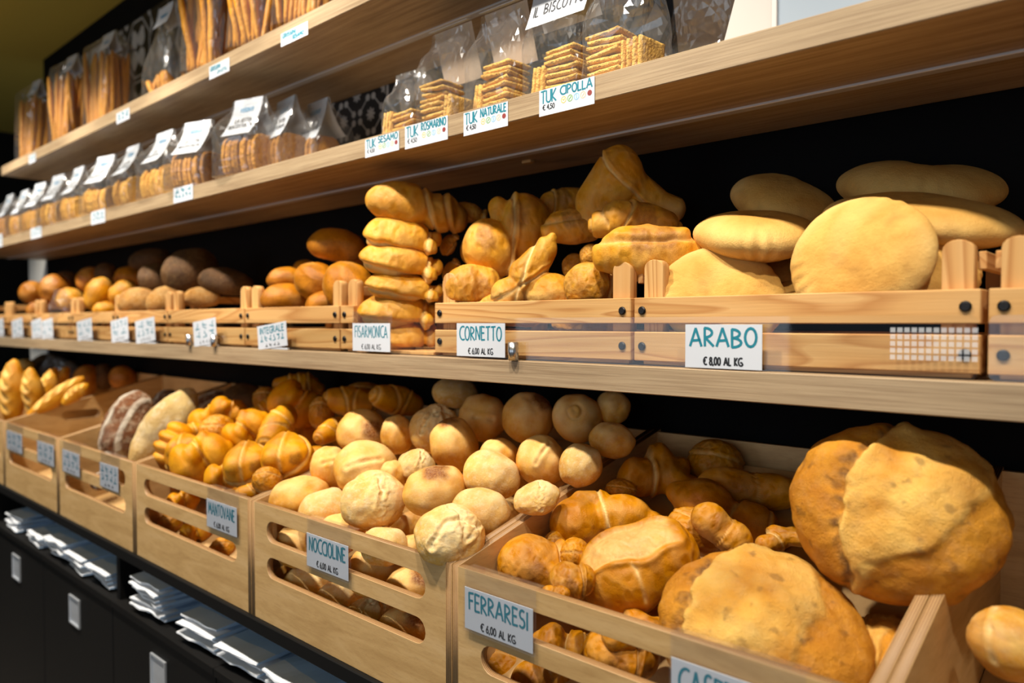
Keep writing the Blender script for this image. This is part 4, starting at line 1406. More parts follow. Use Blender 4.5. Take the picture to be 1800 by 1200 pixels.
proto('oval_integ', 'integ', flat_base(ell((0, 0, 0), (1, 0.70, 0.62)), -0.5), L=0.3, detail=oval_detail(81, amp=0.04))
proto('oval_integ_b', 'integ', flat_base(ell((0, 0, 0), (1, 0.82, 0.70)), -0.52), L=0.2, detail=oval_detail(82, amp=0.06))
proto('rye', 'darkb', flat_base(ell((0, 0, 0), (1, 0.68, 0.60)), -0.46), L=0.3, sub=6, detail=oval_detail(83))
proto('seeded', 'seed', flat_base(ell((0, 0, 0), (1, 0.78, 0.66)), -0.5), L=0.2, sub=6, detail=oval_detail(84))
proto('gold_oval', 'mant', flat_base(ell((0, 0, 0), (1, 0.72, 0.66)), -0.5), L=0.3, detail=oval_detail(85, slash=[[(-0.6, 0, 0.5), (0.6, 0.05, 0.5)]]))
proto('red_oval', 'redroll', flat_base(ell((0, 0, 0), (1, 0.66, 0.62)), -0.5), L=0.3, detail=oval_detail(86))
proto('baguette', 'bag_f', union([ell((0, 0, 0), (1, 0.24, 0.23)), ell((0.1, 0, 0), (0.6, 0.26, 0.25))], 0.1), L=0.9, sub=5,
      detail=oval_detail(87, slash=[[(-0.55 + k * 0.36, -0.10, 0.22), (-0.25 + k * 0.36, 0.10, 0.22)] for k in range(4)], amp=0.02))
proto('rustic', 'rustic', flat_base(ell((0, 0, 0), (1, 0.62, 0.52)), -0.4), L=0.4, sub=6, detail=oval_detail(88, stripes=True))
proto('ciabatta', 'ciab', flat_base(ell((0, 0, 0), (1, 0.52, 0.44)), -0.34), L=0.45, sub=6, detail=oval_detail(89, amp=0.11))
proto('white_oval', 'roll', flat_base(ell((0, 0, 0), (1, 0.72, 0.66)), -0.5), L=0.3, detail=oval_detail(90, slash=[[(-0.7, -0.25, 0.45), (0.1, -0.1, 0.62), (0.7, 0.2, 0.4)]]))
proto('bun_corn', 'corn', union([ell((0, 0, 0), (1, 0.92, 0.86)), ell((0.75, -0.3, -0.45), (0.35, 0.35, 0.3))], 0.08), sub=5, detail=twist_detail(47, [((0.55, 0, 0), (1, 0.5, -0.4), 0.05, 0.08, 0.9)], patch=(0.55, -0.75, 0.0), patch_r=0.3, amp=0.05))

# ================================================================== laying out the bread
BREADS = []


def basis(d):
    n = -d.normalized()
    r = d.cross(Vector((0, 0, 1))).normalized()
    u = r.cross(d).normalized()
    return r, u, n


def put(name, pr, px, py, w, h, ang, tilt, label, Y=None, heap=None, yaw=0.0, cat=None, group=None, fix=False, mat=None):
    d = ray(px, py)
    if Y is None:
        h0, Y0, m = heap
        t = (h0 - m * Y0) / (d.z - m * d.y)
        t = min(max(t, 0.74 / d.y), 1.2 / d.y)
    else:
        t = Y / d.y
    BREADS.append(dict(name=name, pr=pr, px=px, py=py, w=w, h=h, ang=ang, tilt=tilt, label=label, d=d, t=t, yaw=yaw, cat=cat or 'bread', group=group, fix=fix, heap=heap, Y=Y))


def shape_of(b):
    """world matrix of a bread from its picture size, lean and depth"""
    me, half = PROTO[b['pr']]
    d, t = b['d'], b['t']
    r, u, n = basis(d)
    a, tl = math.radians(b['ang']), math.radians(b['tilt'])
    ex = r * math.cos(a) + u * math.sin(a)
    v = u * math.cos(a) - r * math.sin(a)
    ez = v * math.cos(tl) + n * math.sin(tl)
    ey = ez.cross(ex)
    R = Matrix((ex, ey, ez)).transposed()
    R = R @ Matrix.Rotation(math.radians(b['yaw']), 3, 'Z')
    axx = [R.col[i].normalized() for i in range(3)]
    hv = Vector(half)
    s1 = d.length                                            # pixels off the axis subtend less
    ext = lambda dirv, sc: math.sqrt(sum((hv[i] * sc[i] * axx[i].dot(dirv)) ** 2 for i in range(3)))
    W = 1.06 * b['w'] / F * t / 2
    H = 1.06 * b['h'] / F * t / 2
    imx = ex; imv = v
    s = W / ext(imx, (1, 1, 1))
    sc = [s, s, s]
    k = H / ext(imv, sc)
    k = min(max(k, 0.62), 1.6)
    sc = [s * (1 if abs(math.sin(math.radians(b['yaw']))) < 0.5 else k), s * (k if abs(math.sin(math.radians(b['yaw']))) < 0.5 else 1), s * k]
    if b['pr'].startswith('roll') or b['pr'] in ('bun_round', 'knot_ball'):
        sc = [s, (s * k + s) / 2, s * k]
    M3 = R @ Matrix.Diagonal(sc)
    return M3, axx, [hv[i] * sc[i] for i in range(3)]


def settle(items, rounds=70):
    """breads that would run into each other draw apart along the lines of sight, keeping their picture size"""
    for it in range(rounds):
        geo = []
        for b in items:
            M3, axx, rad = shape_of(b)
            geo.append((EYE + b['d'] * b['t'], axx, rad))
        moved = False
        for i in range(len(items)):
            ci, ai, ri = geo[i]
            for j in range(i + 1, len(items)):
                cj, aj, rj = geo[j]
                dv = cj - ci
                L = dv.length
                if L > max(ri) + max(rj) or L < 1e-6: continue
                e = dv / L
                sup = lambda ax, rd: 1 / math.sqrt(sum((ax[q].dot(e) / rd[q]) ** 2 for q in range(3)))
                ov = 0.99 * (sup(ai, ri) + sup(aj, rj)) - L
                if ov <= 0.0005: continue
                moved = True
                a, b = items[i], items[j]
                dn = a['d'].normalized()
                al = abs(dn.dot(e))
                if al < 0.15: continue
                st = min(ov * 0.45 / max(al, 0.35), 0.012)
                near, far = (a, b) if a['t'] * a['d'].length < b['t'] * b['d'].length else (b, a)
                if not near['fix']: near['t'] -= st * 0.5 / near['d'].length
                if not far['fix']: far['t'] += st * (0.5 if not near['fix'] else 1.0) / far['d'].length
        for b in items:
            if b['heap'] is not None:
                M3, axx, rad = shape_of(b)
                eY = math.sqrt(sum((axx[q].y * rad[q]) ** 2 for q in range(3)))
                eZ = math.sqrt(sum((axx[q].z * rad[q]) ** 2 for q in range(3)))
                z = (EYE + b['d'] * b['t']).z
                lim = BY + PT + 1.0 * eY
                if z - 0.55 * eZ > ZBIN + H_F: lim = BY + PT + 0.25 * eY
                b['t'] = min(max(b['t'], lim / b['d'].y), (WALL_Y - 0.012 - 0.7 * min(rad)) / b['d'].y)
            elif not b['fix'] and b['Y'] is not None and b['group'] and ('crate' in b['group'] or 'zzz' in b['group']):
                M3, axx, rad = shape_of(b)
                eY = math.sqrt(sum((axx[q].y * rad[q]) ** 2 for q in range(3)))
                eZ = math.sqrt(sum((axx[q].z * rad[q]) ** 2 for q in range(3)))
                z = (EYE + b['d'] * b['t']).z
                if z - 0.8 * eZ < CRATE_Z + 0.095:
                    b['t'] = max(b['t'], (CY0 + 0.0145 + 1.0 * eY) / b['d'].y)
        if not moved: break


BIN_OF = {'rolls in the Noccioline bin': -1, 'breads in the Ferraresi bin': 0, 'rolls in the Mantovane bin': -2, 'breads in the rustic loaf bin': -3, 'breads in the baguette bin': -5}
CRATE_OF = {'flatbreads in the Arabo crate': (-0.592, -0.158), 'twists in the Cornetto crate': (-1.025, -0.598), 'rolls in the wholemeal crate': (-1.727, -1.328),
            'loaves in the dark rye crate': (-2.172, -1.733), 'rolls in the seeded crate': (-2.562, -2.178), 'rolls in the golden crate': (-2.985, -2.568), 'rolls in the glazed crate': (-3.412, -2.991)}


def flush():
    groups = {}
    for b in BREADS: groups.setdefault(b['group'], []).append(b)
    for g_, items in groups.items(): settle(items)
    for b in BREADS:
        me, half = PROTO[b['pr']]
        o = link(b['name'], me)
        M3, axx, rad = shape_of(b)
        p = EYE + b['d'] * b['t']
        eX = math.sqrt(sum((axx[q].x * rad[q]) ** 2 for q in range(3)))
        eZ = math.sqrt(sum((axx[q].z * rad[q]) ** 2 for q in range(3)))
        lim = None
        if b['group'] in BIN_OF:                             # keep clear of the side boards
            x0 = BX0 + BIN_OF[b['group']] * PITCH_B
            if p.z - 0.6 * eZ < ZBIN + H_F + SLOPE * (p.y - BY): lim = (x0 + PT, x0 + BW - PT)
        elif b['group'] in CRATE_OF:
            if p.z - 0.7 * eZ < CRATE_Z + 0.1: lim = (CRATE_OF[b['group']][0] + 0.010, CRATE_OF[b['group']][1] - 0.010)
        if lim and not b['fix']:
            q = min(max(p.x, lim[0] + 0.98 * eX), lim[1] - 0.98 * eX)
            p.x += max(-0.042, min(0.042, q - p.x))
        o.matrix_world = Matrix.Translation(p) @ M3.to_4x4()
        tag(o, b['label'], b['cat'], b['group'])


# ------------------------------------------------------------------ Noccioline: pale round rolls
HN = (-0.301, 0.776, 0.364)


def nn(pr, px, py, w, h, ang, tilt, lab, yaw=0, Y=None, fix=False):
    put('bread_roll', pr, px, py, w, h, ang, tilt, lab, Y, HN, yaw, 'roll', 'rolls in the Noccioline bin', fix)


nn('roll_crack', 657, 878, 112, 98, 10, 70, 'big round roll with a rough crack, resting on the rim above the NOCCIOLINE card')
nn('roll_burst', 790, 937, 119, 97, 0, 62, 'floury roll with a branching split crust in the bin corner by the Ferraresi bin')
nn('roll_c', 521, 868, 99, 60, 8, 25, 'oval pale roll lying along the rim in the Noccioline corner by the Mantovane')
nn('roll_soft', 572, 893, 90, 66, 12, 30, 'pale roll between the corner oval roll and the big cracked roll')
nn('roll_a', 643, 822, 108, 96, -10, 60, 'large pale roll with a wrinkled seam directly behind the big cracked roll')
nn('roll_seam', 570, 817, 63, 86, 0, 40, 'upright pale roll touching the knotted Mantovane twists')
nn('roll_b', 636, 757, 84, 80, 0, 65, 'roll with a dark brown scorched patch on its side')
nn('roll_c', 698, 762, 56, 82, 5, 40, 'half-shaded roll behind the scorched roll')
nn('roll_crack', 731, 820, 66, 64, 0, 50, 'small rough roll half hidden between three bigger rolls mid-heap')
nn('roll_d', 797, 779, 78, 98, 12, 45, 'tall golden-edged roll standing in the middle of the pale heap', yaw=20)
nn('roll_d', 764, 861, 108, 80, 6, 62, 'wide golden-topped roll lying beside the big cracked roll', yaw=5)
nn('roll_soft', 866, 833, 98, 80, -28, 50, 'smooth roll leaning down towards the plywood divider, mid heap')
nn('roll_soft', 867, 902, 102, 80, -10, 55, 'pale roll behind the split floury roll along the plywood divider')
nn('roll_crack', 943, 873, 80, 50, 14, 40, 'pale roll tucked against the plywood divider in full light')
nn('roll_a', 951, 806, 82, 90, -5, 55, 'roll crossed by the edge of the shelf shadow near the divider', yaw=40)
nn('roll_soft', 1022, 815, 72, 80, -20, 50, 'shaded greyish roll against the divider, below the swirl-marked roll')
nn('roll_c', 876, 797, 66, 52, 0, 40, 'small dim roll peeping from behind the middle of the heap')
nn('roll_seam', 850, 731, 82, 84, -15, 55, 'brown-topped roll in shelf shade, first of the upper row from the Mantovane side')
nn('roll_b', 928, 731, 82, 92, -8, 50, 'tall brown roll in shelf shade in the middle of the upper row', yaw=60)
nn('roll_swirl', 1014, 733, 82, 92, 20, 70, 'roll in shelf shade with a round swirl mark and a split lip')
nn('roll_c', 1077, 715, 60, 58, 0, 50, 'darkest roll at the back corner just under the shelf')
nn('roll_c', 1076, 772, 78, 56, -12, 40, 'dim roll at the back along the divider top')
nn('roll_burst', 764, 750, 86, 82, 0, 45, 'roll with a blue-grey shaded top at the heap side near Mantovane')
nn('roll_soft', 801, 689, 78, 46, -8, 25, 'dim roll at the very back under the shelf edge')
nn('roll_c', 690, 836, 46, 76, 0, 40, 'narrow slice of roll seen behind the large wrinkled roll')
nn('roll_soft', 677, 957, 82, 62, -8, 40, 'roll lying low behind the rim, under the wide golden-topped roll')
nn('roll_c', 718, 917, 60, 60, 0, 50, 'shadowed roll deep between the cracked and the split rolls', Y=0.87, fix=True)
nn('roll_c', 727, 965, 56, 52, 0, 40, 'roll low behind the rim beside the split floury roll', Y=0.80, fix=True)
nn('roll_c', 600, 935, 80, 64, 0, 40, 'roll behind the rim hidden by the NOCCIOLINE holder')
for i, (px, py, w, pr, lb) in enumerate([(486, 940, 62, 'roll_d', 'brown roll behind the upper slot at its Mantovane end'), (530, 955, 74, 'roll_c', 'second roll behind the upper slot from its Mantovane end'),
                                      (662, 1000, 84, 'roll_d', 'dark roll behind the upper slot just past the NOCCIOLINE card'), (722, 1030, 74, 'roll_b', 'golden roll filling the upper slot end by the Ferraresi bin')]):
    nn(pr, px, py, w * 1.2, w * 1.0, 0, 40, lb, Y=0.772, fix=True)
for i, (px, py, w, pr, lb) in enumerate([(488, 1005, 66, 'roll_c', 'dim roll behind the lower slot at its Mantovane end'), (545, 1030, 78, 'roll_soft', 'pale grey roll second along the lower slot'),
                                      (600, 1058, 76, 'roll_soft', 'pale grey roll third along the lower slot'), (652, 1085, 78, 'roll_burst', 'floury roll fourth along the lower slot'),
                                      (712, 1105, 84, 'roll_b', 'brown roll behind the lower slot end by the Ferraresi bin')]):
    nn(pr, px, py, w * 1.2, w * 1.0, 0, 40, lb, Y=0.772, fix=True)

# ------------------------------------------------------------------ Ferraresi: golden twists, and two country loaves
HF = (-0.340, 0.78, 0.25)


def ff(pr, px, py, w, h, ang, tilt, lab, yaw=0, Y=None, fix=False, name='twisted_roll', cat='roll'):
    put(name, pr, px, py, w, h, ang, tilt, lab, Y, HF, yaw, cat, 'breads in the Ferraresi bin', fix)


ff('country_a', 1572, 893, 334, 302, -12, 76, 'big round country loaf standing upright against the shelf above', Y=0.935, fix=True, name='country_loaf', cat='loaf')
ff('country_b', 1343, 1110, 350, 290, -14, 60, 'big round country loaf lying over the bin front above the CASERECCIO card', Y=0.830, fix=True, name='country_loaf', cat='loaf')
ff('country_a', 1553, 1140, 130, 200, 0, 12, 'country loaf mostly hidden beneath the two big loaves by the side panel', Y=0.93, fix=True, name='country_loaf', cat='loaf')
ff('twist_c', 926, 987, 144, 98, -6, 20, 'round twist with dark screen-marked patches in the front bin corner')
ff('twist_a', 1060, 910, 186, 92, 6, 15, 'long golden twist with a folded flap lying by the plywood divider')
ff('cut_roll', 1124, 998, 206, 140, 24, 40, 'plump golden roll with one wide pale cut in the middle of the bin')
ff('bun_round', 1226, 932, 104, 66, -25, 30, 'curled golden roll end showing behind the wide-cut roll')
ff('twist_b', 1278, 903, 212, 84, -22, 20, 'long lumpy twist slanting down towards the big loaves')
ff('torpedo', 1268, 930, 110, 66, -35, -20, 'rough pale underside of a twist below the long lumpy one')
ff('twist_d', 1160, 838, 132, 98, -20, 40, 'shaded twist with a pale crossing ridge near the back panel')
ff('bun_round', 1258, 812, 94, 78, 0, 40, 'dark shaded bun against the back panel')
ff('torpedo', 1318, 858, 172, 62, -4, 20, 'long shaded roll lying along the back panel beside the upright loaf')
ff('bun_round', 1014, 979, 56, 76, 10, 50, 'small roll with a floury white spot beside the wide-cut roll')
ff('bun_round', 978, 962, 48, 60, 0, 30, 'small roll peeping out beneath the long flapped twist')
ff('torpedo', 976, 1043, 50, 34, 0, 30, 'roll tip showing at the rim behind the FERRARESI holder')
ff('twist_c', 1006, 1020, 80, 62, 0, 20, 'shadowed roll with screen marks below the small floury-spot roll')
ff('twist_d', 1128, 1112, 130, 66, -6, 30, 'twist lying low behind the rim under the wide-cut roll', Y=0.80, fix=True)
ff('bun_round', 1092, 860, 54, 34, 0, 40, 'small dim roll at the back corner by the divider')
ff('twist_d', 1375, 948, 90, 44, 10, 30, 'bright knob of a twist squeezed between the two big loaves')
ff('twist_b', 990, 1135, 110, 86, -10, 30, 'roll seen through the upper slot beside the FERRARESI card', Y=0.79, fix=True)
ff('twist_c', 1092, 1150, 128, 88, -10, 30, 'roll seen through the upper slot between the two price cards', Y=0.79, fix=True)
ff('bun_round', 880, 1165, 90, 70, 0, 30, 'roll behind the lower slot under the FERRARESI card', Y=0.80, fix=True)

ff('torpedo', 960, 1192, 120, 70, 8, 30, 'roll lying on the bin floor behind the lower slot, FERRARESI side', Y=0.80, fix=True)
ff('twist_d', 1060, 1225, 120, 80, 8, 30, 'roll lying on the bin floor under the CASERECCIO side', Y=0.80, fix=True)

# ------------------------------------------------------------------ the bare bin past the loaves
put('bread_roll', 'white_oval', 1772, 1128, 118, 168, 70, 50, 'pale oval roll lying in the bin past the two big loaves', 0.90, None, 0, 'roll', None)

# ------------------------------------------------------------------ Mantovane: knotted rolls
HM = (-0.305, 0.78, 0.36)


def mm(pr, px, py, w, h, ang, tilt, lab, yaw=0, Y=None, fix=False):
    put('knotted_roll', pr, px, py, w, h, ang, tilt, lab, Y, HM, yaw, 'roll', 'rolls in the Mantovane bin', fix)


mm('segment', 289, 776, 74, 52, 62, 30, 'ridged segmented roll leaning by the pale ciabatta')
mm('knot_ball', 326, 800, 64, 74, 0, 20, 'pale bulging half of a knotted roll at the front of the bin')
mm('coil_b', 356, 806, 104, 84, 22, 30, 'double-lobed honey roll drooping over the front rim')
mm('horn', 333, 758, 62, 30, 8, 20, 'thin horn-shaped roll tip pointing at the ciabatta')
mm('coil_b', 364, 733, 84, 54, 20, 30, 'smooth honey roll behind the horn-shaped tip')
mm('bun_round', 384, 758, 62, 60, 0, 40, 'round honey knob in the middle of the Mantovane heap')
mm('knot_ball', 437, 819, 82, 78, 0, 40, 'round knotted roll with pale seams at the bin front by the MANTOVANE card')
mm('coil_b', 392, 838, 60, 54, 0, 30, 'shaded roll low between the drooping and the round knotted rolls')
mm('coil_b', 436, 757, 84, 66, 40, 40, 'pale broad roll with a long seam mid heap')
mm('coil_a', 488, 752, 72, 64, 25, 30, 'roll with a tight spiral end facing out', yaw=50)
mm('coil_b', 520, 712, 90, 74, -40, 35, 'upright honey roll with a deep ring crease')
mm('horn', 527, 676, 86, 56, -10, 35, 'striped roll topping the Mantovane heap under the shelf')
mm('knot_ball', 508, 805, 88, 80, 0, 40, 'knotted roll with a brown burnt patch beside the pale rolls')
mm('horn', 464, 722, 70, 38, 20, 30, 'lumpy golden roll running up to the upright roll')
mm('coil_b', 404, 722, 66, 44, -20, 30, 'honey roll at the back above the round knob')
mm('coil_a', 616, 706, 94, 52, -8, 20, 'long coiled roll in shelf shade at the back')
mm('coil_a', 697, 704, 66, 62, -40, 30, 'brown roll in shade with a spiral end in view', yaw=40)
mm('coil_a', 581, 757, 48, 46, 0, 30, 'small roll with a bright coil behind the scorched pale roll', yaw=50)
mm('bun_round', 566, 724, 44, 62, 0, 30, 'dark roll in the gap behind the upright roll')
mm('coil_a', 452, 862, 72, 30, 5, 30, 'roll just showing above the rim beside the MANTOVANE card')
mm('bun_round', 470, 842, 50, 44, 0, 30, 'roll under the burnt-patch roll at the bin corner')
mm('bun_round', 640, 690, 70, 34, 0, 20, 'dark roll at the very back under the shelf, Mantovane side')
mm('bun_round', 468, 700, 44, 40, 0, 30, 'small shaded roll at the back beside the dark bagged loaf')
for i, (px, py, w, lb) in enumerate([(278, 862, 52, 'roll behind the upper slot, nearest the rustic loaf bin'), (322, 882, 52, 'second roll behind the Mantovane upper slot'), (300, 918, 44, 'roll behind the Mantovane lower slot near its start'),
                                  (345, 935, 52, 'second roll behind the Mantovane lower slot'), (392, 962, 44, 'third roll behind the Mantovane lower slot')]):
    mm('coil_b' if i % 2 else 'bun_round', px, py, w, w * 0.8, 10, 30, lb, Y=0.775, fix=True)

# ------------------------------------------------------------------ rustic loaves
HR = (-0.26, 0.86, 0.30)


def rr(pr, px, py, w, h, ang, tilt, lab, yaw=0, Y=None, fix=False, name='rustic_loaf', cat='loaf'):
    put(name, pr, px, py, w, h, ang, tilt, lab, Y, HR, yaw, cat, 'breads in the rustic loaf bin', fix)


rr('rustic', 212, 748, 126, 74, 68, 40, 'dark rustic loaf with white flour stripes leaning in its bin', Y=0.86)
rr('ciabatta', 284, 748, 154, 68, 52, 40, 'pale floury ciabatta leaning beside the flour-striped loaf', Y=0.90)
rr('rustic', 281, 706, 48, 44, 60, 40, 'rustic loaf half hidden behind the leaning ciabatta', Y=1.06)
rr('rustic', 372, 706, 60, 40, 20, 40, 'floury rustic loaf at the back near the honey rolls', Y=1.08)
rr('rye', 430, 700, 74, 50, 0, 30, 'blackish loaf at the back beside the Mantovane heap', Y=1.16)
rr('rustic', 180, 842, 40, 30, 30, 30, 'rustic loaf piece seen through the slot of the rustic bin', Y=0.79)

# ------------------------------------------------------------------ baguettes
HB = (-0.26, 0.80, 0.30)


def bb(pr, px, py, w, h, ang, tilt, lab, yaw=0, Y=0.9, fix=False, name='baguette', cat='bread'):
    put(name, pr, px, py, w, h, ang, tilt, lab, Y, None, yaw, cat, 'breads in the baguette bin', fix)


bb('baguette', 22, 690, 112, 42, 88, 30, 'tallest upright baguette at the bin front by the frame edge', Y=0.80)
bb('baguette', 58, 694, 92, 34, 96, 30, 'upright baguette second from the frame edge', Y=0.84)
bb('baguette', 82, 684, 76, 30, 70, 30, 'baguette leaning third from the frame edge', Y=0.93)
bb('baguette', 104, 700, 110, 28, 38, 30, 'long baguette slanting across the others to the bin side', Y=0.86)
bb('baguette', 132, 692, 50, 24, 40, 30, 'short baguette end at the bin side panel', Y=0.90)
bb('white_oval', 40, 644, 36, 26, 20, 30, 'pale loaf tip above the upright baguettes', Y=1.02)
bb('baguette', 105, 668, 50, 26, 60, 30, 'baguette tip behind the long slanting baguette', Y=1.02)
bb('integ_tmp' if False else 'red_oval', 150, 668, 52, 40, 70, 30, 'brown loaf standing in shade behind the baguettes', Y=1.1, name='dark_loaf', cat='loaf')
bb('rye', 180, 662, 44, 46, 60, 30, 'dark loaf in shade at the back of the baguette bin', Y=1.16, name='dark_loaf', cat='loaf')
bb('rye', 78, 642, 52, 40, 20, 30, 'dark loaf lying behind the upright baguettes', Y=1.14, name='dark_loaf', cat='loaf')
bb('red_oval', 213, 664, 40, 40, 80, 30, 'reddish loaf in shade beside the bare plywood side panel', Y=1.18, name='dark_loaf', cat='loaf')
bb('rye', 118, 652, 38, 44, 60, 30, 'dark loaf between the baguette tips and the brown loaf', Y=1.18, name='dark_loaf', cat='loaf')

# ------------------------------------------------------------------ middle shelf: flatbreads
def aa(pr, px, py, w, h, ang, tilt, lab, Y, yaw=0):
    put('flatbread', pr, px, py, w, h, ang, tilt, lab, Y, None, yaw, 'flatbread', 'flatbreads in the Arabo crate', False)


aa('flat_a', 1266, 520, 208, 168, -8, 66, 'pale dusty flatbread leaning at the crate front beside the Cornetto crate', 0.975, 0)
aa('flat_b', 1328, 414, 202, 80, -4, 8, 'flatbread lying flat on top of the dusty leaning one', 1.05, 0)
aa('flat_c', 1382, 356, 182, 88, -18, 10, 'shaded flatbread topping the pile nearer the Cornetto twists', 1.10, 0)
aa('flat_a', 1511, 452, 228, 196, 28, 66, 'large smooth flatbread standing upright at the crate front', 0.99, 0)
aa('flat_b', 1618, 330, 258, 88, -8, 6, 'topmost shaded flatbread of the whole crate, by the shelf end', 1.08, 0)
aa('flat_c', 1616, 386, 300, 88, -9, 8, 'wide flatbread directly under the topmost shaded one', 1.08, 0)
aa('flat_a', 1652, 478, 130, 122, -50, 50, 'flatbread standing behind the large upright one, near the crate post', 1.08, 0)
aa('flat_c', 1372, 486, 90, 66, -10, 20, 'dim flatbread in the gap between the leaning and the upright ones', 1.07, 0)
aa('flat_b', 1388, 520, 70, 56, 0, 20, 'small edge of flatbread low in the gap of the Arabo crate', 1.06, 0)


# ------------------------------------------------------------------ Cornetto twists
def cc(pr, px, py, w, h, ang, tilt, lab, Y, yaw=0):
    put('twisted_roll', pr, px, py, w, h, ang, tilt, lab, Y, None, yaw, 'roll', 'twists in the Cornetto crate', Y < 0.99)


cc('corn_a', 893, 418, 158, 139, 14, 15, 'two-lobed twist with a screen-marked base leaning over the Cornetto crate', 1.01)
cc('corn_b', 937, 480, 143, 132, 0, 5, 'three-armed twist with one horn pointing up at the crate front', 0.981)
cc('corn_c', 831, 503, 97, 76, 0, 10, 'oval twist with a white line along its base beside the Fisarmonica tower', 0.981)
cc('bun_corn', 1037, 502, 88, 81, 0, 20, 'round twist with a torn crusty side at the crate post', 0.975)
cc('corn_d', 1140, 446, 187, 99, 5, 12, 'long smooth twist lying over the crate posts towards Arabo', 0.985)
cc('corn_f', 1118, 388, 158, 69, -6, 15, 'long twist with a curled end on top of the smooth one', 1.05)
cc('corn_e', 1104, 328, 181, 137, 6, 10, 'topmost twist with a thick body and a drooping tail', 1.11)
cc('corn_d', 1008, 398, 109, 74, 14, 15, 'shaded twist between the two-lobed and the long ones', 1.08)
cc('corn_f', 985, 356, 97, 49, 18, 15, 'dark twist at the top back of the Cornetto pile', 1.16)
cc('corn_c', 838, 435, 65, 94, 60, 15, 'shaded twist behind the two-lobed one near the Fisarmonica tower', 1.10)
cc('bun_corn', 1041, 449, 42, 40, 0, 20, 'small coiled twist end under the long twists', 1.06)
cc('bun_corn', 1012, 468, 46, 45, 0, 20, 'tiny dim twist in the dark gap above the crate slats', 1.09)
cc('corn_d', 900, 545, 126, 56, 0, 15, 'twist at the crate bottom seen between the front slats', 0.99)
cc('corn_c', 1030, 560, 116, 56, 0, 15, 'second twist at the crate bottom seen between the front slats', 0.99)


# ------------------------------------------------------------------ Fisarmonica tower
def sf(pr, px, py, w, h, ang, tilt, lab, Y, yaw=0):
    put('long_roll', pr, px, py, w, h, ang, tilt, lab, Y, None, yaw, 'roll', 'rolls in the Fisarmonica tower', Y < 1.05)


sf('fisa_b', 700, 592, 132, 61, 4, 10, 'lowest long roll of the Fisarmonica tower, behind the clear guard', 0.986)
sf('fisa_a', 700, 545, 134, 66, 2, 10, 'long roll second from the bottom of the Fisarmonica tower', 0.982)
sf('fisa_c', 711, 505, 130, 52, -6, 10, 'long roll with pinched knobs, third from the tower bottom', 0.976)
sf('fisa_a', 706, 457, 140, 66, -6, 12, 'long roll fourth from the tower bottom, widest of the stack', 0.978)
sf('fisa_c', 708, 415, 130, 71, -4, 12, 'humped long roll just below the tower top', 0.985)
sf('fisa_top', 734, 364, 172, 77, -8, 10, 'largest long roll lying across the tower top', 1.01)
sf('fisa_b', 826, 374, 60, 57, -10, 10, 'shaded end of a long roll behind the tower top', 1.12)
sf('fisa_c', 790, 428, 44, 59, 60, 10, 'dim greyish roll behind the tower, upper', 1.10)
sf('fisa_a', 792, 476, 46, 63, 70, 10, 'dim greyish roll behind the tower, lower', 1.10)


# ------------------------------------------------------------------ wholemeal, rye, seeded, glazed
def oo(pr, px, py, w, h, ang, tilt, lab, Y, name='bread_roll', cat='roll', grp=None, yaw=0):
    put(name, pr, px, py, w, h, ang, tilt, lab, Y, None, yaw, cat, grp, False)


GI = 'rolls in the wholemeal crate'
oo('oval_integ', 592, 430, 96, 54, -6, 10, 'shaded wholemeal roll on top of its pile', 1.06, grp=GI)
oo('oval_integ_b', 554, 494, 66, 72, 60, 30, 'oval wholemeal roll standing in the middle of its crate', 1.00, grp=GI)
oo('oval_integ_b', 610, 500, 82, 82, 40, 30, 'shiniest wholemeal roll, leaning by the Fisarmonica tower', 1.00, grp=GI)
oo('oval_integ', 500, 522, 78, 46, 4, 15, 'glossy wholemeal roll low at the crate corner by the rye crate', 0.975, grp=GI)
oo('oval_integ', 502, 488, 62, 36, 6, 15, 'small wholemeal roll resting on the glossy low one', 1.01, grp=GI)
oo('oval_integ', 566, 532, 60, 38, 20, 15, 'wholemeal roll low at the front slats mid crate', 0.972, grp=GI)
oo('oval_integ', 634, 450, 44, 34, 30, 15, 'dim wholemeal roll at the back by the Fisarmonica tower', 1.14, grp=GI)
oo('oval_integ', 535, 470, 40, 26, 10, 15, 'shaded wholemeal roll behind the standing oval one', 1.10, grp=GI)
GD = 'loaves in the dark rye crate'
oo('rye', 332, 473, 92, 66, 28, 20, 'large seed-topped rye loaf propped high in its crate', 1.04, 'rye_loaf', 'loaf', GD)
oo('rye', 398, 494, 88, 44, -8, 15, 'blackest rye loaf lying next to the wholemeal crate', 1.06, 'rye_loaf', 'loaf', GD)
oo('rye', 272, 487, 54, 48, 35, 20, 'smaller rye loaf with a lit end beside the large one', 1.04, 'rye_loaf', 'loaf', GD)
oo('rye', 263, 454, 66, 32, 14, 15, 'flat brown rye loaf on top at the back', 1.14, 'rye_loaf', 'loaf', GD)
oo('seeded', 355, 521, 58, 32, 0, 15, 'seeded roll lying low behind the rye crate rail', 1.0, grp=GD)
GS = 'rolls in the seeded crate'
oo('seeded', 293, 525, 68, 44, 20, 20, 'pale-seeded roll at the corner nearest the rye crate', 0.98, grp=GS)
oo('seeded', 241, 527, 62, 42, 10, 20, 'pale-seeded roll in the middle of the seeded crate', 0.975, grp=GS)
oo('gold_oval', 216, 512, 50, 36, 30, 20, 'golden oval roll behind the pale-seeded ones', 1.03, grp=GS)
oo('oval_integ', 226, 486, 46, 34, 10, 15, 'brown shaded roll at the back of the seeded crate', 1.10, grp=GS)
GG = 'rolls in the golden crate'
oo('gold_oval', 170, 515, 58, 38, 65, 20, 'golden oval roll standing upright in its crate', 0.985, grp=GG)
oo('gold_oval', 184, 542, 36, 24, 0, 20, 'golden roll low behind the slats beside the seeded crate', 0.972, grp=GG)
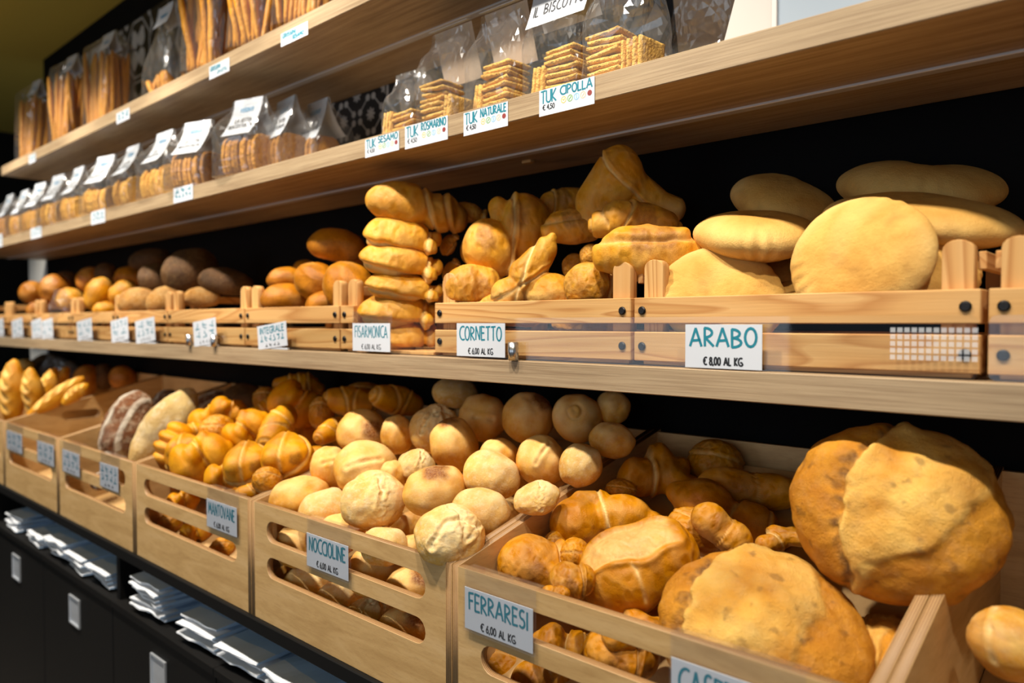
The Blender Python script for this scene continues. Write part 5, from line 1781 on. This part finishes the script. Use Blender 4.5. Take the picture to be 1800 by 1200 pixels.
oo('seeded', 190, 512, 30, 26, 0, 15, 'seeded roll peeping between the golden ovals', 1.06, grp=GG)
oo('rye', 187, 479, 36, 32, 0, 15, 'dark glossy loaf on top of the golden rolls pile', 1.08, 'rye_loaf', 'loaf', GG)
oo('red_oval', 156, 490, 44, 36, 40, 15, 'brown loaf in shiny wrap leaning at the golden crate back', 1.06, grp=GG)
GR = 'rolls in the glazed crate'
oo('red_oval', 94, 508, 52, 44, 62, 25, 'tall glazed reddish roll leaning in the far crate', 0.99, grp=GR)
oo('red_oval', 56, 512, 40, 34, 15, 20, 'round glazed reddish roll on the far side of the tall one', 0.99, grp=GR)
oo('gold_oval', 122, 527, 42, 44, 50, 20, 'golden loaf in wrinkled cellophane hanging over the crate front', 0.98, grp=GR)
oo('red_oval', 62, 542, 36, 24, 10, 20, 'glazed roll low behind the far crate slats', 0.972, grp=GR)
oo('rye', 116, 490, 36, 26, 10, 15, 'dark loaf behind the tall glazed reddish roll', 1.10, 'rye_loaf', 'loaf', GR)


# ------------------------------------------------------------------ the lower layer glimpsed between the rolls
def lower_layer(k, name, protos, r, nx, rows, label, cat, grp):
    rg = random.Random(40 + k)
    x0 = BX0 + k * PITCH_B + PT
    w = BW - 2 * PT
    for j, Y in enumerate(rows):
        for i in range(nx):
            me, half = PROTO[protos[(i + j) % len(protos)]]
            s = r * rg.uniform(0.92, 1.02)
            fx = x0 + r * 1.05 + (w - 2.1 * r) * ((i + 0.25 * (j % 2)) / (nx - 0.75))
            o = link(name, me, None, (fx, Y, bin_floor(Y, k) + s * half[2] * 1.12))
            o.rotation_euler = (math.atan(BASE_SL[k]), 0, rg.uniform(0, 6.28) if protos[0][0] == 'r' else rg.uniform(-0.4, 0.4))
            o.scale = (s, s, s)
            tag(o, '%s, %s row, %s from the far end' % (label, ('front', 'middle', 'rear')[j], ORD[i]), cat, grp)


lower_layer(-1, 'bread_roll', ['roll_c', 'roll_soft', 'roll_a'], 0.047, 5, (0.875, 0.985, 1.09), 'pale roll of the lower Noccioline layer', 'roll', 'lower layer of Noccioline')
lower_layer(-2, 'knotted_roll', ['coil_b', 'bun_round'], 0.056, 4, (0.875, 0.985, 1.09), 'honey roll of the lower Mantovane layer', 'roll', 'lower layer of Mantovane')
lower_layer(0, 'twisted_roll', ['torpedo', 'twist_d'], 0.062, 4, (0.90, ), 'golden twist of the lower Ferraresi layer', 'roll', 'lower layer of Ferraresi')
flush()

# ================================================================== cellophane bags
def bag_mesh(w, d, hf, ht, seed, top_w=0.85, pinch=None):
    """block-bottomed bag: filled up to hf, then gathered to a flat top at ht"""
    N, Mv = 44, 18
    rr_ = random.Random(seed)
    vs, fs = [], []
    ph = [rr_.random() * 6.28 for _ in range(6)]
    for j in range(Mv + 1):
        t = j / Mv
        z = ht * t
        u = max(0.0, min(1.0, (z - hf) / (ht - hf)))
        u2 = u * u * (3 - 2 * u)
        a = w / 2 * (1 + (top_w - 1) * u2)
        b = d / 2 * (1 - u2) + 0.0025 * u2
        ex = 0.42 + 0.45 * u2
        for i in range(N):
            an = 2 * math.pi * i / N
            ca, sa = math.cos(an), math.sin(an)
            x = a * math.copysign(abs(ca) ** ex, ca)
            y = b * math.copysign(abs(sa) ** ex, sa)
            p = Vector((x * 40 + seed * 3.3, y * 40, z * 9))
            n1 = noise.noise(p)
            n2 = abs(noise.noise(p * 2.3 + Vector((5, 1, 2))))
            amp = (0.003 + 0.0055 * (1 - abs(2 * u2 - 1))) * min(1, t * 6)
            k = amp * (n1 * 1.2 - n2 * 1.3)
            jt = 0.0011 * min(1, t * 8)
            vs.append((x + ca * k + rr_.uniform(-jt, jt), y + sa * k * (0.25 + 0.75 * (1 - u2)) + rr_.uniform(-jt, jt) * (1 - 0.7 * u2), z + 0.001 + (rr_.uniform(-0.003, 0.003) if 0 < j < Mv else 0)))
    for j in range(Mv):
        for i in range(N):
            i2 = (i + 1) % N
            a_, b_, c_, d_ = j * N + i, j * N + i2, (j + 1) * N + i2, (j + 1) * N + i
            fs += [(a_, b_, c_), (a_, c_, d_)] if (i + j) % 2 else [(a_, b_, d_), (b_, c_, d_)]
    fs.append(tuple(range(N - 1, -1, -1)))
    return mesh_from('film', vs, fs, M['film'], False)


def flap_card(root, ztop, w, h, tilt_f, tilt_b, lines, y0=0.0):
    """folded header card straddling the bag's top: front flap with its printing, and back flap"""
    def flap(sgn, hh, tilt):
        vs, fs = [], []
        nj = 6
        for j in range(nj + 1):
            t = j / nj
            yy = sgn * (0.002 + hh * math.sin(tilt) * (t ** 1.5) )
            zz = -hh * t * math.cos(tilt * t)
            for x in (-w / 2, w / 2):
                vs.append((x, yy, zz)); vs.append((x, yy + 0.0006, zz))
        for j in range(nj):
            q = j * 4
            for (a, b) in ((0, 2), (3, 1)):
                fs.append((q + a, q + b, q + 4 + b, q + 4 + a))
            fs.append((q + 1, q, q + 4, q + 5)); fs.append((q + 2, q + 3, q + 7, q + 6))
        return vs, fs, lambda x, z: (x, sgn * (0.002 + hh * math.sin(tilt) * ((-z / hh) ** 1.5)) - 0.0004, z)
    v1, f1, fn = flap(-1, h, tilt_f)
    v2, f2, _ = flap(1, h * 0.9, tilt_b)
    n = len(v1)
    vs = v1 + v2
    fs = f1 + [tuple(i + n for i in f) for f in f2] + [(0, 2, n + 2, n + 0)]
    card = link('header_card', mesh_from('header_card', vs, fs, M['card']), root, (0, y0, ztop))
    for (nm, mat, polys, wd) in lines:
        me = ribbon_mesh(nm, polys, wd, M[mat], 0.0)
        for v in me.vertices:
            z = min(-1e-4, v.co.z)
            x, y, z2 = fn(v.co.x, z)
            sgn_t = -z / h
            v.co = (x, y - 0.0006, -h * sgn_t * math.cos(tilt_f * sgn_t))
        lt = link(nm, me, card)
    return card


def cell(i):
    return ORD[i]


# ---- square crackers
def cracker_meshes():
    out = []
    for s in range(4):
        n = 10
        bm = bmesh.new()
        S, T = 0.062, 0.0075
        grid = {}
        for side in (0, 1):
            for i in range(n + 1):
                for j in range(n + 1):
                    x, y = (i / n - 0.5) * S, (j / n - 0.5) * S
                    e = max(abs(i / n - 0.5), abs(j / n - 0.5)) * 2
                    wob = 0.0012 * noise.noise(Vector((x * 90, y * 90, s * 7.7)))
                    bul = 0.0014 * noise.noise(Vector((x * 45, y * 45, s * 3.3 + 9)))
                    zz = (T / 2 * (1 if side else -1)) * (1.0 if e < 0.99 else 0.62) + bul
                    k = 1 + wob / 0.03 if e > 0.99 else 1
                    grid[side, i, j] = bm.verts.new((x * k, y * k, zz))
            for i in range(n):
                for j in range(n):
                    q = [grid[side, i, j], grid[side, i + 1, j], grid[side, i + 1, j + 1], grid[side, i, j + 1]]
                    bm.faces.new(q if side else q[::-1])
        ring = [(i, 0) for i in range(n)] + [(n, j) for j in range(n)] + [(i, n) for i in range(n, 0, -1)] + [(0, j) for j in range(n, 0, -1)]
        for a, b in zip(ring, ring[1:] + ring[:1]):
            bm.faces.new((grid[0, a[0], a[1]], grid[0, b[0], b[1]], grid[1, b[0], b[1]], grid[1, a[0], a[1]]))
        me = bpy.data.meshes.new('cracker')
        bm.to_mesh(me); bm.free()
        me.materials.append(M['cracker'])
        for p in me.polygons: p.use_smooth = True
        out.append(me)
    return out


CRK = cracker_meshes()
cr_rng = random.Random(11)


def cracker(loc, rot, label, grp, s=1.0):
    o = link('cracker', CRK[cr_rng.randrange(4)], None, loc)
    o.rotation_euler = rot
    o.scale = (s, s, s)
    tag(o, label, 'cracker', grp)


def cracker_bag(xc, yc, w, d, hf, ht, name, stack, left, right, rz=0.0, card=None, lean=0.0, stack_x=0.0, facing=False):
    z0 = ZB1 + 0.001
    root = empty('cracker_bag', (xc, yc, z0), rz)
    root.rotation_euler = (lean, 0, rz)
    tag(root, 'clear cellophane bag of square crackers, ' + name, 'bag')
    link('film', bag_mesh(w, d, hf, ht, hash_seed(name)), root)
    if card: card(root, ht)
    Rz = Matrix.Rotation(rz, 3, 'Z')
    base = Vector((xc, yc, z0 + 0.0015))
    tl = name.split(',')[0]
    for i in range(stack):
        off = Rz @ Vector((stack_x + cr_rng.uniform(-0.003, 0.003), cr_rng.uniform(-0.003, 0.003) - 0.004, 0))
        cracker(base + off + Vector((0, 0, 0.0055 + i * 0.0098)), (cr_rng.uniform(-.03, .03), cr_rng.uniform(-.06, .06), rz + cr_rng.uniform(-.12, .12)),
                cell(i) + ' cracker from the bottom of the flat stack, bag ' + tl, 'crackers in the bag ' + tl)
    for i in range(left):
        off = Rz @ Vector((stack_x - 0.0385 - 0.0105 * i, -0.006, 0))
        cracker(base + off + Vector((0, 0, 0.033)), (0, math.pi / 2 + 0.10 + 0.02 * i, rz + 0.04 * i),
                cell(i) + ' upright cracker beside the flat stack, bag ' + tl, 'crackers in the bag ' + tl)
    for i in range(right):
        off = Rz @ Vector((stack_x + 0.0385 + 0.0108 * i, -0.006, 0))
        cracker(base + off + Vector((0, 0, 0.033)), (0, math.pi / 2 + 0.12 if not facing else math.pi / 2 + 0.03, rz - 0.03 * i),
                cell(i) + ' upright cracker past the flat stack, bag ' + tl, 'crackers in the bag ' + tl)
    return root


def hash_seed(s):
    return sum(ord(c) * (i + 1) for i, c in enumerate(s)) % 97


def back_board(root, ht, w=0.085, h=0.10):
    """header card hanging down the back of the bag, its reverse seen through the film"""
    rev = link('header_card', box_mesh(0.105, 0.0008, 0.105, M['kraft'], 0.0002), root, (0, 0.022, ht - 0.045))
    rev.rotation_euler = (0.30, 0.0, 0)
    link('header_fold', box_mesh(0.107, 0.016, 0.0012, M['card'], 0.0003), root, (0, 0.0, ht + 0.0062)).rotation_euler = (0.25, 0, 0)


def biscotto(root, ht):
    ln = strokes('IL BISCOTTO', -0.052, -0.062, 0.020, 0.108, 0.2, 0.05, seed=8)
    flap_card(root, ht + 0.02, 0.125, 0.085, 0.30, 0.3, [('lettering', 'ink', ln, 0.0022)])


cracker_bag(-1.185, 1.000, 0.105, 0.09, 0.075, 0.150, 'above the TUK SESAMO tag', 6, 3, 0, 0.05, stack_x=0.016)
cracker_bag(-1.065, 1.000, 0.125, 0.10, 0.115, 0.205, 'above the TUK ROSMARINO tag', 10, 0, 2, 0.0, back_board, stack_x=-0.016)
cracker_bag(-0.925, 1.000, 0.130, 0.10, 0.105, 0.205, 'above the TUK NATURALE tag', 10, 2, 0, 0.0, back_board, stack_x=0.012)
cracker_bag(-0.785, 1.000, 0.130, 0.10, 0.098, 0.200, 'under the IL BISCOTTO card', 9, 3, 0, 0.0, biscotto, stack_x=0.02)
cracker_bag(-0.655, 0.995, 0.125, 0.10, 0.100, 0.210, 'above the TUK CIPOLLA tag, with four upright crackers', 9, 0, 4, 0.0, None, stack_x=-0.022, facing=True)
cracker_bag(-0.600, 1.135, 0.125, 0.09, 0.060, 0.190, 'shaded behind the CIPOLLA bag, with small crackers', 3, 0, 1, 0.15, back_board)
cracker_bag(-0.490, 1.150, 0.115, 0.085, 0.05, 0.190, 'nearly empty beside the white board', 1, 0, 0, -0.1, back_board)

# white board and framed notice standing at the end of the cracker shelf
b0, b1 = at_y(1262, 74, 0.985), at_y(1352, 40, 0.985)
brd = link('leaning_board', box_mesh(0.105, 0.008, 0.21, M['board'], 0.001), None, (b0.x + 0.078, 1.00, ZB1 + 0.106))
brd.rotation_euler = (-0.10, math.radians(13), 0)
tag(brd, 'plain white board leaning on the cracker shelf beside the framed notice', 'board')
fr = empty('framed_notice', (b1.x + 0.155, 0.985, ZB1 + 0.001))
tag(fr, 'pale grey framed notice standing on the cracker shelf past the white board', 'notice')
M['notice'] = flat('pale_grey_print', C(150, 162, 174), 0.4)
for (a_, b_, c_, d_) in ((-0.15, 0.15, 0.0, 0.008), (-0.15, -0.142, 0.008, 0.26), (0.142, 0.15, 0.008, 0.26), (-0.15, 0.15, 0.26, 0.268)):
    link('frame_bar', box_mesh(b_ - a_, 0.012, d_ - c_, M['alu'], 0.001), fr, ((a_ + b_) / 2, 0, (c_ + d_) / 2))
link('print', box_mesh(0.284, 0.004, 0.252, M['notice'], 0.0005), fr, (0, 0, 0.134))

# ---- rusks
def rusk_mesh(s):
    n = 18
    pts = []
    for i in range(n):
        a = 2 * math.pi * i / n
        x = 0.044 * math.copysign(abs(math.cos(a)) ** 0.55, math.cos(a))
        y = 0.048 * math.copysign(abs(math.sin(a)) ** 0.6, math.sin(a))
        if y > 0: x *= 1.06 - 0.1 * (y / 0.048) ** 2; y *= 1.15
        k = 1 + 0.04 * noise.noise(Vector((x * 40, y * 40, s * 5)))
        pts.append((x * k, y * k + 0.048))
    vs, fs = [], []
    for z, k in ((-0.0055, 0.95), (-0.004, 1.0), (0.004, 1.0), (0.0055, 0.95)):
        for (x, y) in pts: vs.append((z, x * k, (y - 0.048) * k + 0.048))
    for j in range(3):
        for i in range(n):
            i2 = (i + 1) % n
            fs.append((j * n + i, j * n + i2, (j + 1) * n + i2, (j + 1) * n + i))
    fs.append(tuple(range(n - 1, -1, -1))); fs.append(tuple(range(3 * n, 4 * n)))
    return mesh_from('rusk_slice', vs, fs, M['rusk'], False)


RUSK = [rusk_mesh(s) for s in range(3)]
BISC = []
for m_ in RUSK:
    c_ = m_.copy(); c_.materials.clear(); c_.materials.append(M['biscuit']); BISC.append(c_)
rk = random.Random(5)


def fetta(root, ht):
    w, h = 0.098, 0.112
    ring = [[(0.0 + 0.017 * math.cos(2 * math.pi * i / 20), -0.030 + 0.017 * math.sin(2 * math.pi * i / 20)) for i in range(21)]]
    logo = strokes('VISENTI', -0.022, -0.036, 0.011, 0.046, 0.15, 0.1, seed=2)
    l1 = strokes('LA FETTA', -0.026, -0.068, 0.012, 0.056, 0.2, 0.1, seed=3) + strokes('BISCOTTATA', -0.040, -0.086, 0.012, 0.080, 0.2, 0.1, seed=4)
    flap_card(root, ht + 0.002, w, h, root['flare'] * 0.8, 0.5, [('ring_mark', 'ring_ink', ring, 0.0016), ('logo_lettering', 'blue_ink', logo, 0.0028), ('lettering', 'ink', l1, 0.0021)])


def rusk_bag(xc, yc, lab, nsl, rz, flare, ht=0.215, w=0.172, d=0.13):
    z0 = ZB1 + 0.001
    root = empty('rusk_bag', (xc, yc, z0), rz)
    tag(root, 'cellophane rusk bag with white header card, ' + lab, 'bag')
    root['flare'] = flare
    link('film', bag_mesh(w, d, 0.112, ht, hash_seed(lab), 0.70), root)
    fetta(root, ht)
    Rz = Matrix.Rotation(rz, 3, 'Z')
    x0 = -0.0128 * (nsl - 1) / 2
    for i in range(nsl):
        p = Vector((xc, yc, z0 + 0.0022)) + Rz @ Vector((x0 + i * 0.0128, rk.uniform(-0.004, 0.004), 0))
        o = link('rusk_slice', (RUSK if nsl != 10 else BISC)[rk.randrange(3)], None, p)
        o.scale = (1, 1, 1 if nsl != 10 else rk.uniform(0.78, 0.95))
        o.rotation_euler = (0, rk.uniform(-0.012, 0.012), rz + rk.uniform(-0.012, 0.012))
        tag(o, cell(i) + ' rusk slice from the pillar end, rusk bag ' + lab.split(',')[0], 'rusk', 'rusk slices in the bag ' + lab.split(',')[0])


rows = [(440, 0.957, 'nearest the starred tile, in front', 9, 0.25, 0.55), (505, 1.02, 'second from the starred tile, tucked behind', 7, -0.1, 0.45), (560, 1.08, 'farthest back by the starred tile', 6, -0.05, 0.40),
        (350, 0.957, 'third from the starred tile', 9, 0.3, 0.60), (292, 0.957, 'fourth from the starred tile', 10, 0.05, 0.6),
        (236, 0.957, 'fifth from the starred tile', 10, 0.0, 0.6), (188, 0.957, 'sixth from the starred tile', 10, 0.2, 0.6),
        (140, 0.957, 'seventh from the starred tile', 10, 0.0, 0.55), (104, 0.957, 'eighth from the starred tile', 10, 0.1, 0.55),
        (72, 0.957, 'ninth from the starred tile', 10, 0.1, 0.55), (44, 0.957, 'tenth from the starred tile', 10, 0.0, 0.5),
        (18, 0.957, 'eleventh from the starred tile', 9, 0.0, 0.5)]
for (px, yc, lab, nsl, rz, fl) in rows:
    rusk_bag(x_at(px, yc, 300), yc, lab, nsl, rz, fl, ht=0.192 + 0.012 * rk.random())


# ---- breadsticks
def stick_mesh(s, L=0.27, r=0.0086):
    n, m = 8, 12
    vs, fs = [], []
    for j in range(m + 1):
        t = j / m
        rr_ = r * (0.78 + 0.35 * math.sin(math.pi * min(1, t * 1.0)) + 0.22 * noise.noise(Vector((t * 7, s * 3.1, 0.3))))
        if j in (0, m): rr_ *= 0.55
        ox, oy = 0.0022 * noise.noise(Vector((t * 3, s * 5.5, 1))), 0.0022 * noise.noise(Vector((t * 3, s * 5.5, 9)))
        for i in range(n):
            a = 2 * math.pi * i / n
            vs.append((ox + rr_ * math.cos(a), oy + rr_ * math.sin(a), L * t))
    for j in range(m):
        for i in range(n):
            i2 = (i + 1) % n
            fs.append((j * n + i, j * n + i2, (j + 1) * n + i2, (j + 1) * n + i))
    fs.append(tuple(range(n - 1, -1, -1))); fs.append(tuple(range(m * n, (m + 1) * n)))
    return mesh_from('breadstick', vs, fs, M['stick'], True)


STICK = [stick_mesh(s) for s in range(5)]
sk = random.Random(3)


def stick_bag(xc, yc, lab, nx, lean, ht=0.34, w=0.205, d=0.128, dark=False, head=True):
    z0 = ZC1 + 0.001 + w / 2 * math.sin(lean)
    root = empty('breadstick_bag', (xc, yc, z0))
    root.rotation_euler = (0, lean, 0)
    tag(root, 'tall cellophane bag of breadsticks, ' + lab, 'bag')
    link('film', bag_mesh(w, d, 0.275, ht, hash_seed(lab), 0.65), root)
    if head: flap_card(root, ht, 0.10, 0.07, 0.35, 0.35, [('logo_lettering', 'blue_ink', strokes('VISENTI', -0.02, -0.04, 0.010, 0.042, 0.15, 0.1), 0.003)])
    Ry = Matrix.Rotation(lean, 3, 'Y')
    k = 0
    for row in range(4):
        for i in range(nx):
            fx = (i - (nx - 1) / 2) * (w * 0.80 / nx) + sk.uniform(-0.002, 0.002)
            fy = (row - 1.5) * 0.024 - 0.002
            p = Vector((xc, yc, z0 + 0.004)) + Ry @ Vector((fx, fy, 0.0))
            p.z += 0.002
            o = link('breadstick', STICK[sk.randrange(5)], None, p)
            o.rotation_euler = (sk.uniform(-0.010, 0.010), lean + sk.uniform(-0.012, 0.012), sk.uniform(0, 6.28))
            o.scale = (1, 1, sk.uniform(0.9, 1.0))
            tag(o, cell(i) + ' breadstick in row ' + ('one', 'two', 'three', 'four')[row] + ' of the bag ' + lab.split(',')[-1].strip(), 'breadstick', 'breadsticks in the bag ' + lab)


for (px, lab, nx, lean, yc) in [(548, 'above the GRISSINI SESAMO tag', 8, 0.16, 0.985), (462, 'second from the GRISSINI SESAMO tag', 8, 0.17, 0.985), (375, 'above the second GRISSINI tag', 8, 0.17, 0.985),
                                (190, 'beside the four-petal tile', 7, 0.06, 1.0), (125, 'next to last along the shelf', 7, 0.07, 0.99), (62, 'last at the far end', 7, 0.08, 0.99)]:
    stick_bag(x_at(px, yc, 150), yc, lab, nx, lean)

# a bag of short broken sticks between the tall ones
xb = x_at(292, 0.985, 150)
root = empty('breadstick_bag', (xb, 0.99, ZC1 + 0.001))
tag(root, 'bag of short broken breadstick pieces between the tall breadstick bags', 'bag')
link('film', bag_mesh(0.19, 0.10, 0.085, 0.30, 40, 0.6), root)
flap_card(root, 0.30, 0.10, 0.07, 0.3, 0.35, [('logo_lettering', 'blue_ink', strokes('VISENTI', -0.02, -0.04, 0.010, 0.042, 0.15, 0.1), 0.003)])
SHORT = [stick_mesh(20 + s, 0.085, 0.010) for s in range(3)]
for i in range(12):
    o = link('breadstick_piece', SHORT[i % 3], None, (xb - 0.075 + 0.0125 * i, 0.972 + 0.018 * (i % 3), ZC1 + 0.012 + 0.005 * (i % 2)))
    o.rotation_euler = (0.15 * (i % 3 - 1), 0.35 + 0.14 * (i % 4 - 1), i)
    tag(o, cell(i) + ' short breadstick piece from the shelf end in the broken-stick bag', 'breadstick', 'broken breadstick pieces')

# ================================================================== folded paper bags in the black slots
def paper_mesh(s):
    n, m = 8, 5
    vs, fs = [], []
    W, D, T = 0.15, 0.23, 0.0100
    for side in (0, 1):
        for i in range(n + 1):
            for j in range(m + 1):
                x, y = (i / n - 0.5) * W, j / m * D
                z = 0.0035 * noise.noise(Vector((x * 16, y * 14, s * 4.4))) + (T * (0.8 if j else 0.55) if side else 0) + (0.002 if (side == 0 and j == 0) else 0)
                vs.append((x, y + 0.004 * noise.noise(Vector((x * 25, side * 0.3, s * 2.2))) * (j == 0), z))
    q = (n + 1) * (m + 1)
    idx = lambda s_, i, j: s_ * q + i * (m + 1) + j
    for i in range(n):
        for j in range(m):
            fs.append((idx(0, i, j), idx(0, i, j + 1), idx(0, i + 1, j + 1), idx(0, i + 1, j)))
            fs.append((idx(1, i, j), idx(1, i + 1, j), idx(1, i + 1, j + 1), idx(1, i, j + 1)))
    nb = len(fs)
    for i in range(n):
        fs.append((idx(0, i, 0), idx(0, i + 1, 0), idx(1, i + 1, 0), idx(1, i, 0)))
        fs.append((idx(0, i + 1, m), idx(0, i, m), idx(1, i, m), idx(1, i + 1, m)))
    for j in range(m):
        fs.append((idx(0, 0, j + 1), idx(0, 0, j), idx(1, 0, j), idx(1, 0, j + 1)))
        fs.append((idx(0, n, j), idx(0, n, j + 1), idx(1, n, j + 1), idx(1, n, j)))
    me = mesh_from('paper_bag', vs, fs, M['paper'], False)
    me.materials.append(M['paper_blue'])
    for k, p in enumerate(me.polygons):
        if k < nb and k % 2 == 1 and p.center.y > 0.03: p.material_index = 1
        if k >= nb and p.center.x > 0.07: p.material_index = 1
    return me


PAPER = [paper_mesh(s) for s in range(4)]
pr_ = random.Random(9)
zt = Z_R0 + 0.001
spots = [(36, 'first stack in the long slot', 4), (78, 'second stack in the long slot', 3), (118, 'third stack in the long slot', 5), (152, 'fourth stack in the long slot', 4), (190, 'fifth stack, touching the slot divider', 4),
         (278, 'tall stack just past the slot divider', 7), (368, 'stack second past the slot divider', 5), (440, 'stack third past the slot divider', 4), (520, 'stack last seen past the slot divider', 4)]
for (px, lab, n) in spots:
    xc = x_at(px + 12, 0.76, 1000)
    for i in range(n):
        o = link('paper_bag', PAPER[pr_.randrange(4)], None, (xc + pr_.uniform(-0.006, 0.006), 0.718 + pr_.uniform(-0.01, 0.012) - 0.002 * i, zt + 0.0035 + i * 0.0122))
        o.rotation_euler = (0.015, 0, pr_.uniform(-0.10, 0.10))
        tag(o, cell(i) + ' folded paper bag from the bottom of the ' + lab, 'paper bag', 'paper bags, ' + lab)


# ---- loaves in loose cellophane
def loose_bag(name, loc, rot, w, d, ht, label, seed):
    o = link(name, bag_mesh(w, d, ht * 0.55, ht, seed, 0.5), None, loc)
    o.rotation_euler = rot
    tag(o, label, 'bag')
    return o


p = at_y(118, 560, 0.955)
loose_bag('loose_bag', (p.x, 0.965, CRATE_Z + 0.02), (0.25, 0.0, 0.3), 0.13, 0.06, 0.17, 'wrinkled cellophane wrapper sticking out of the far golden crate', 21)
p = at_y(84, 640, 1.05)
loose_bag('loose_bag', (p.x, 1.12, p.z - 0.09), (0.5, 0.25, 0.2), 0.17, 0.11, 0.15, 'glossy cellophane wrapper around the dark loaf behind the baguettes', 33)
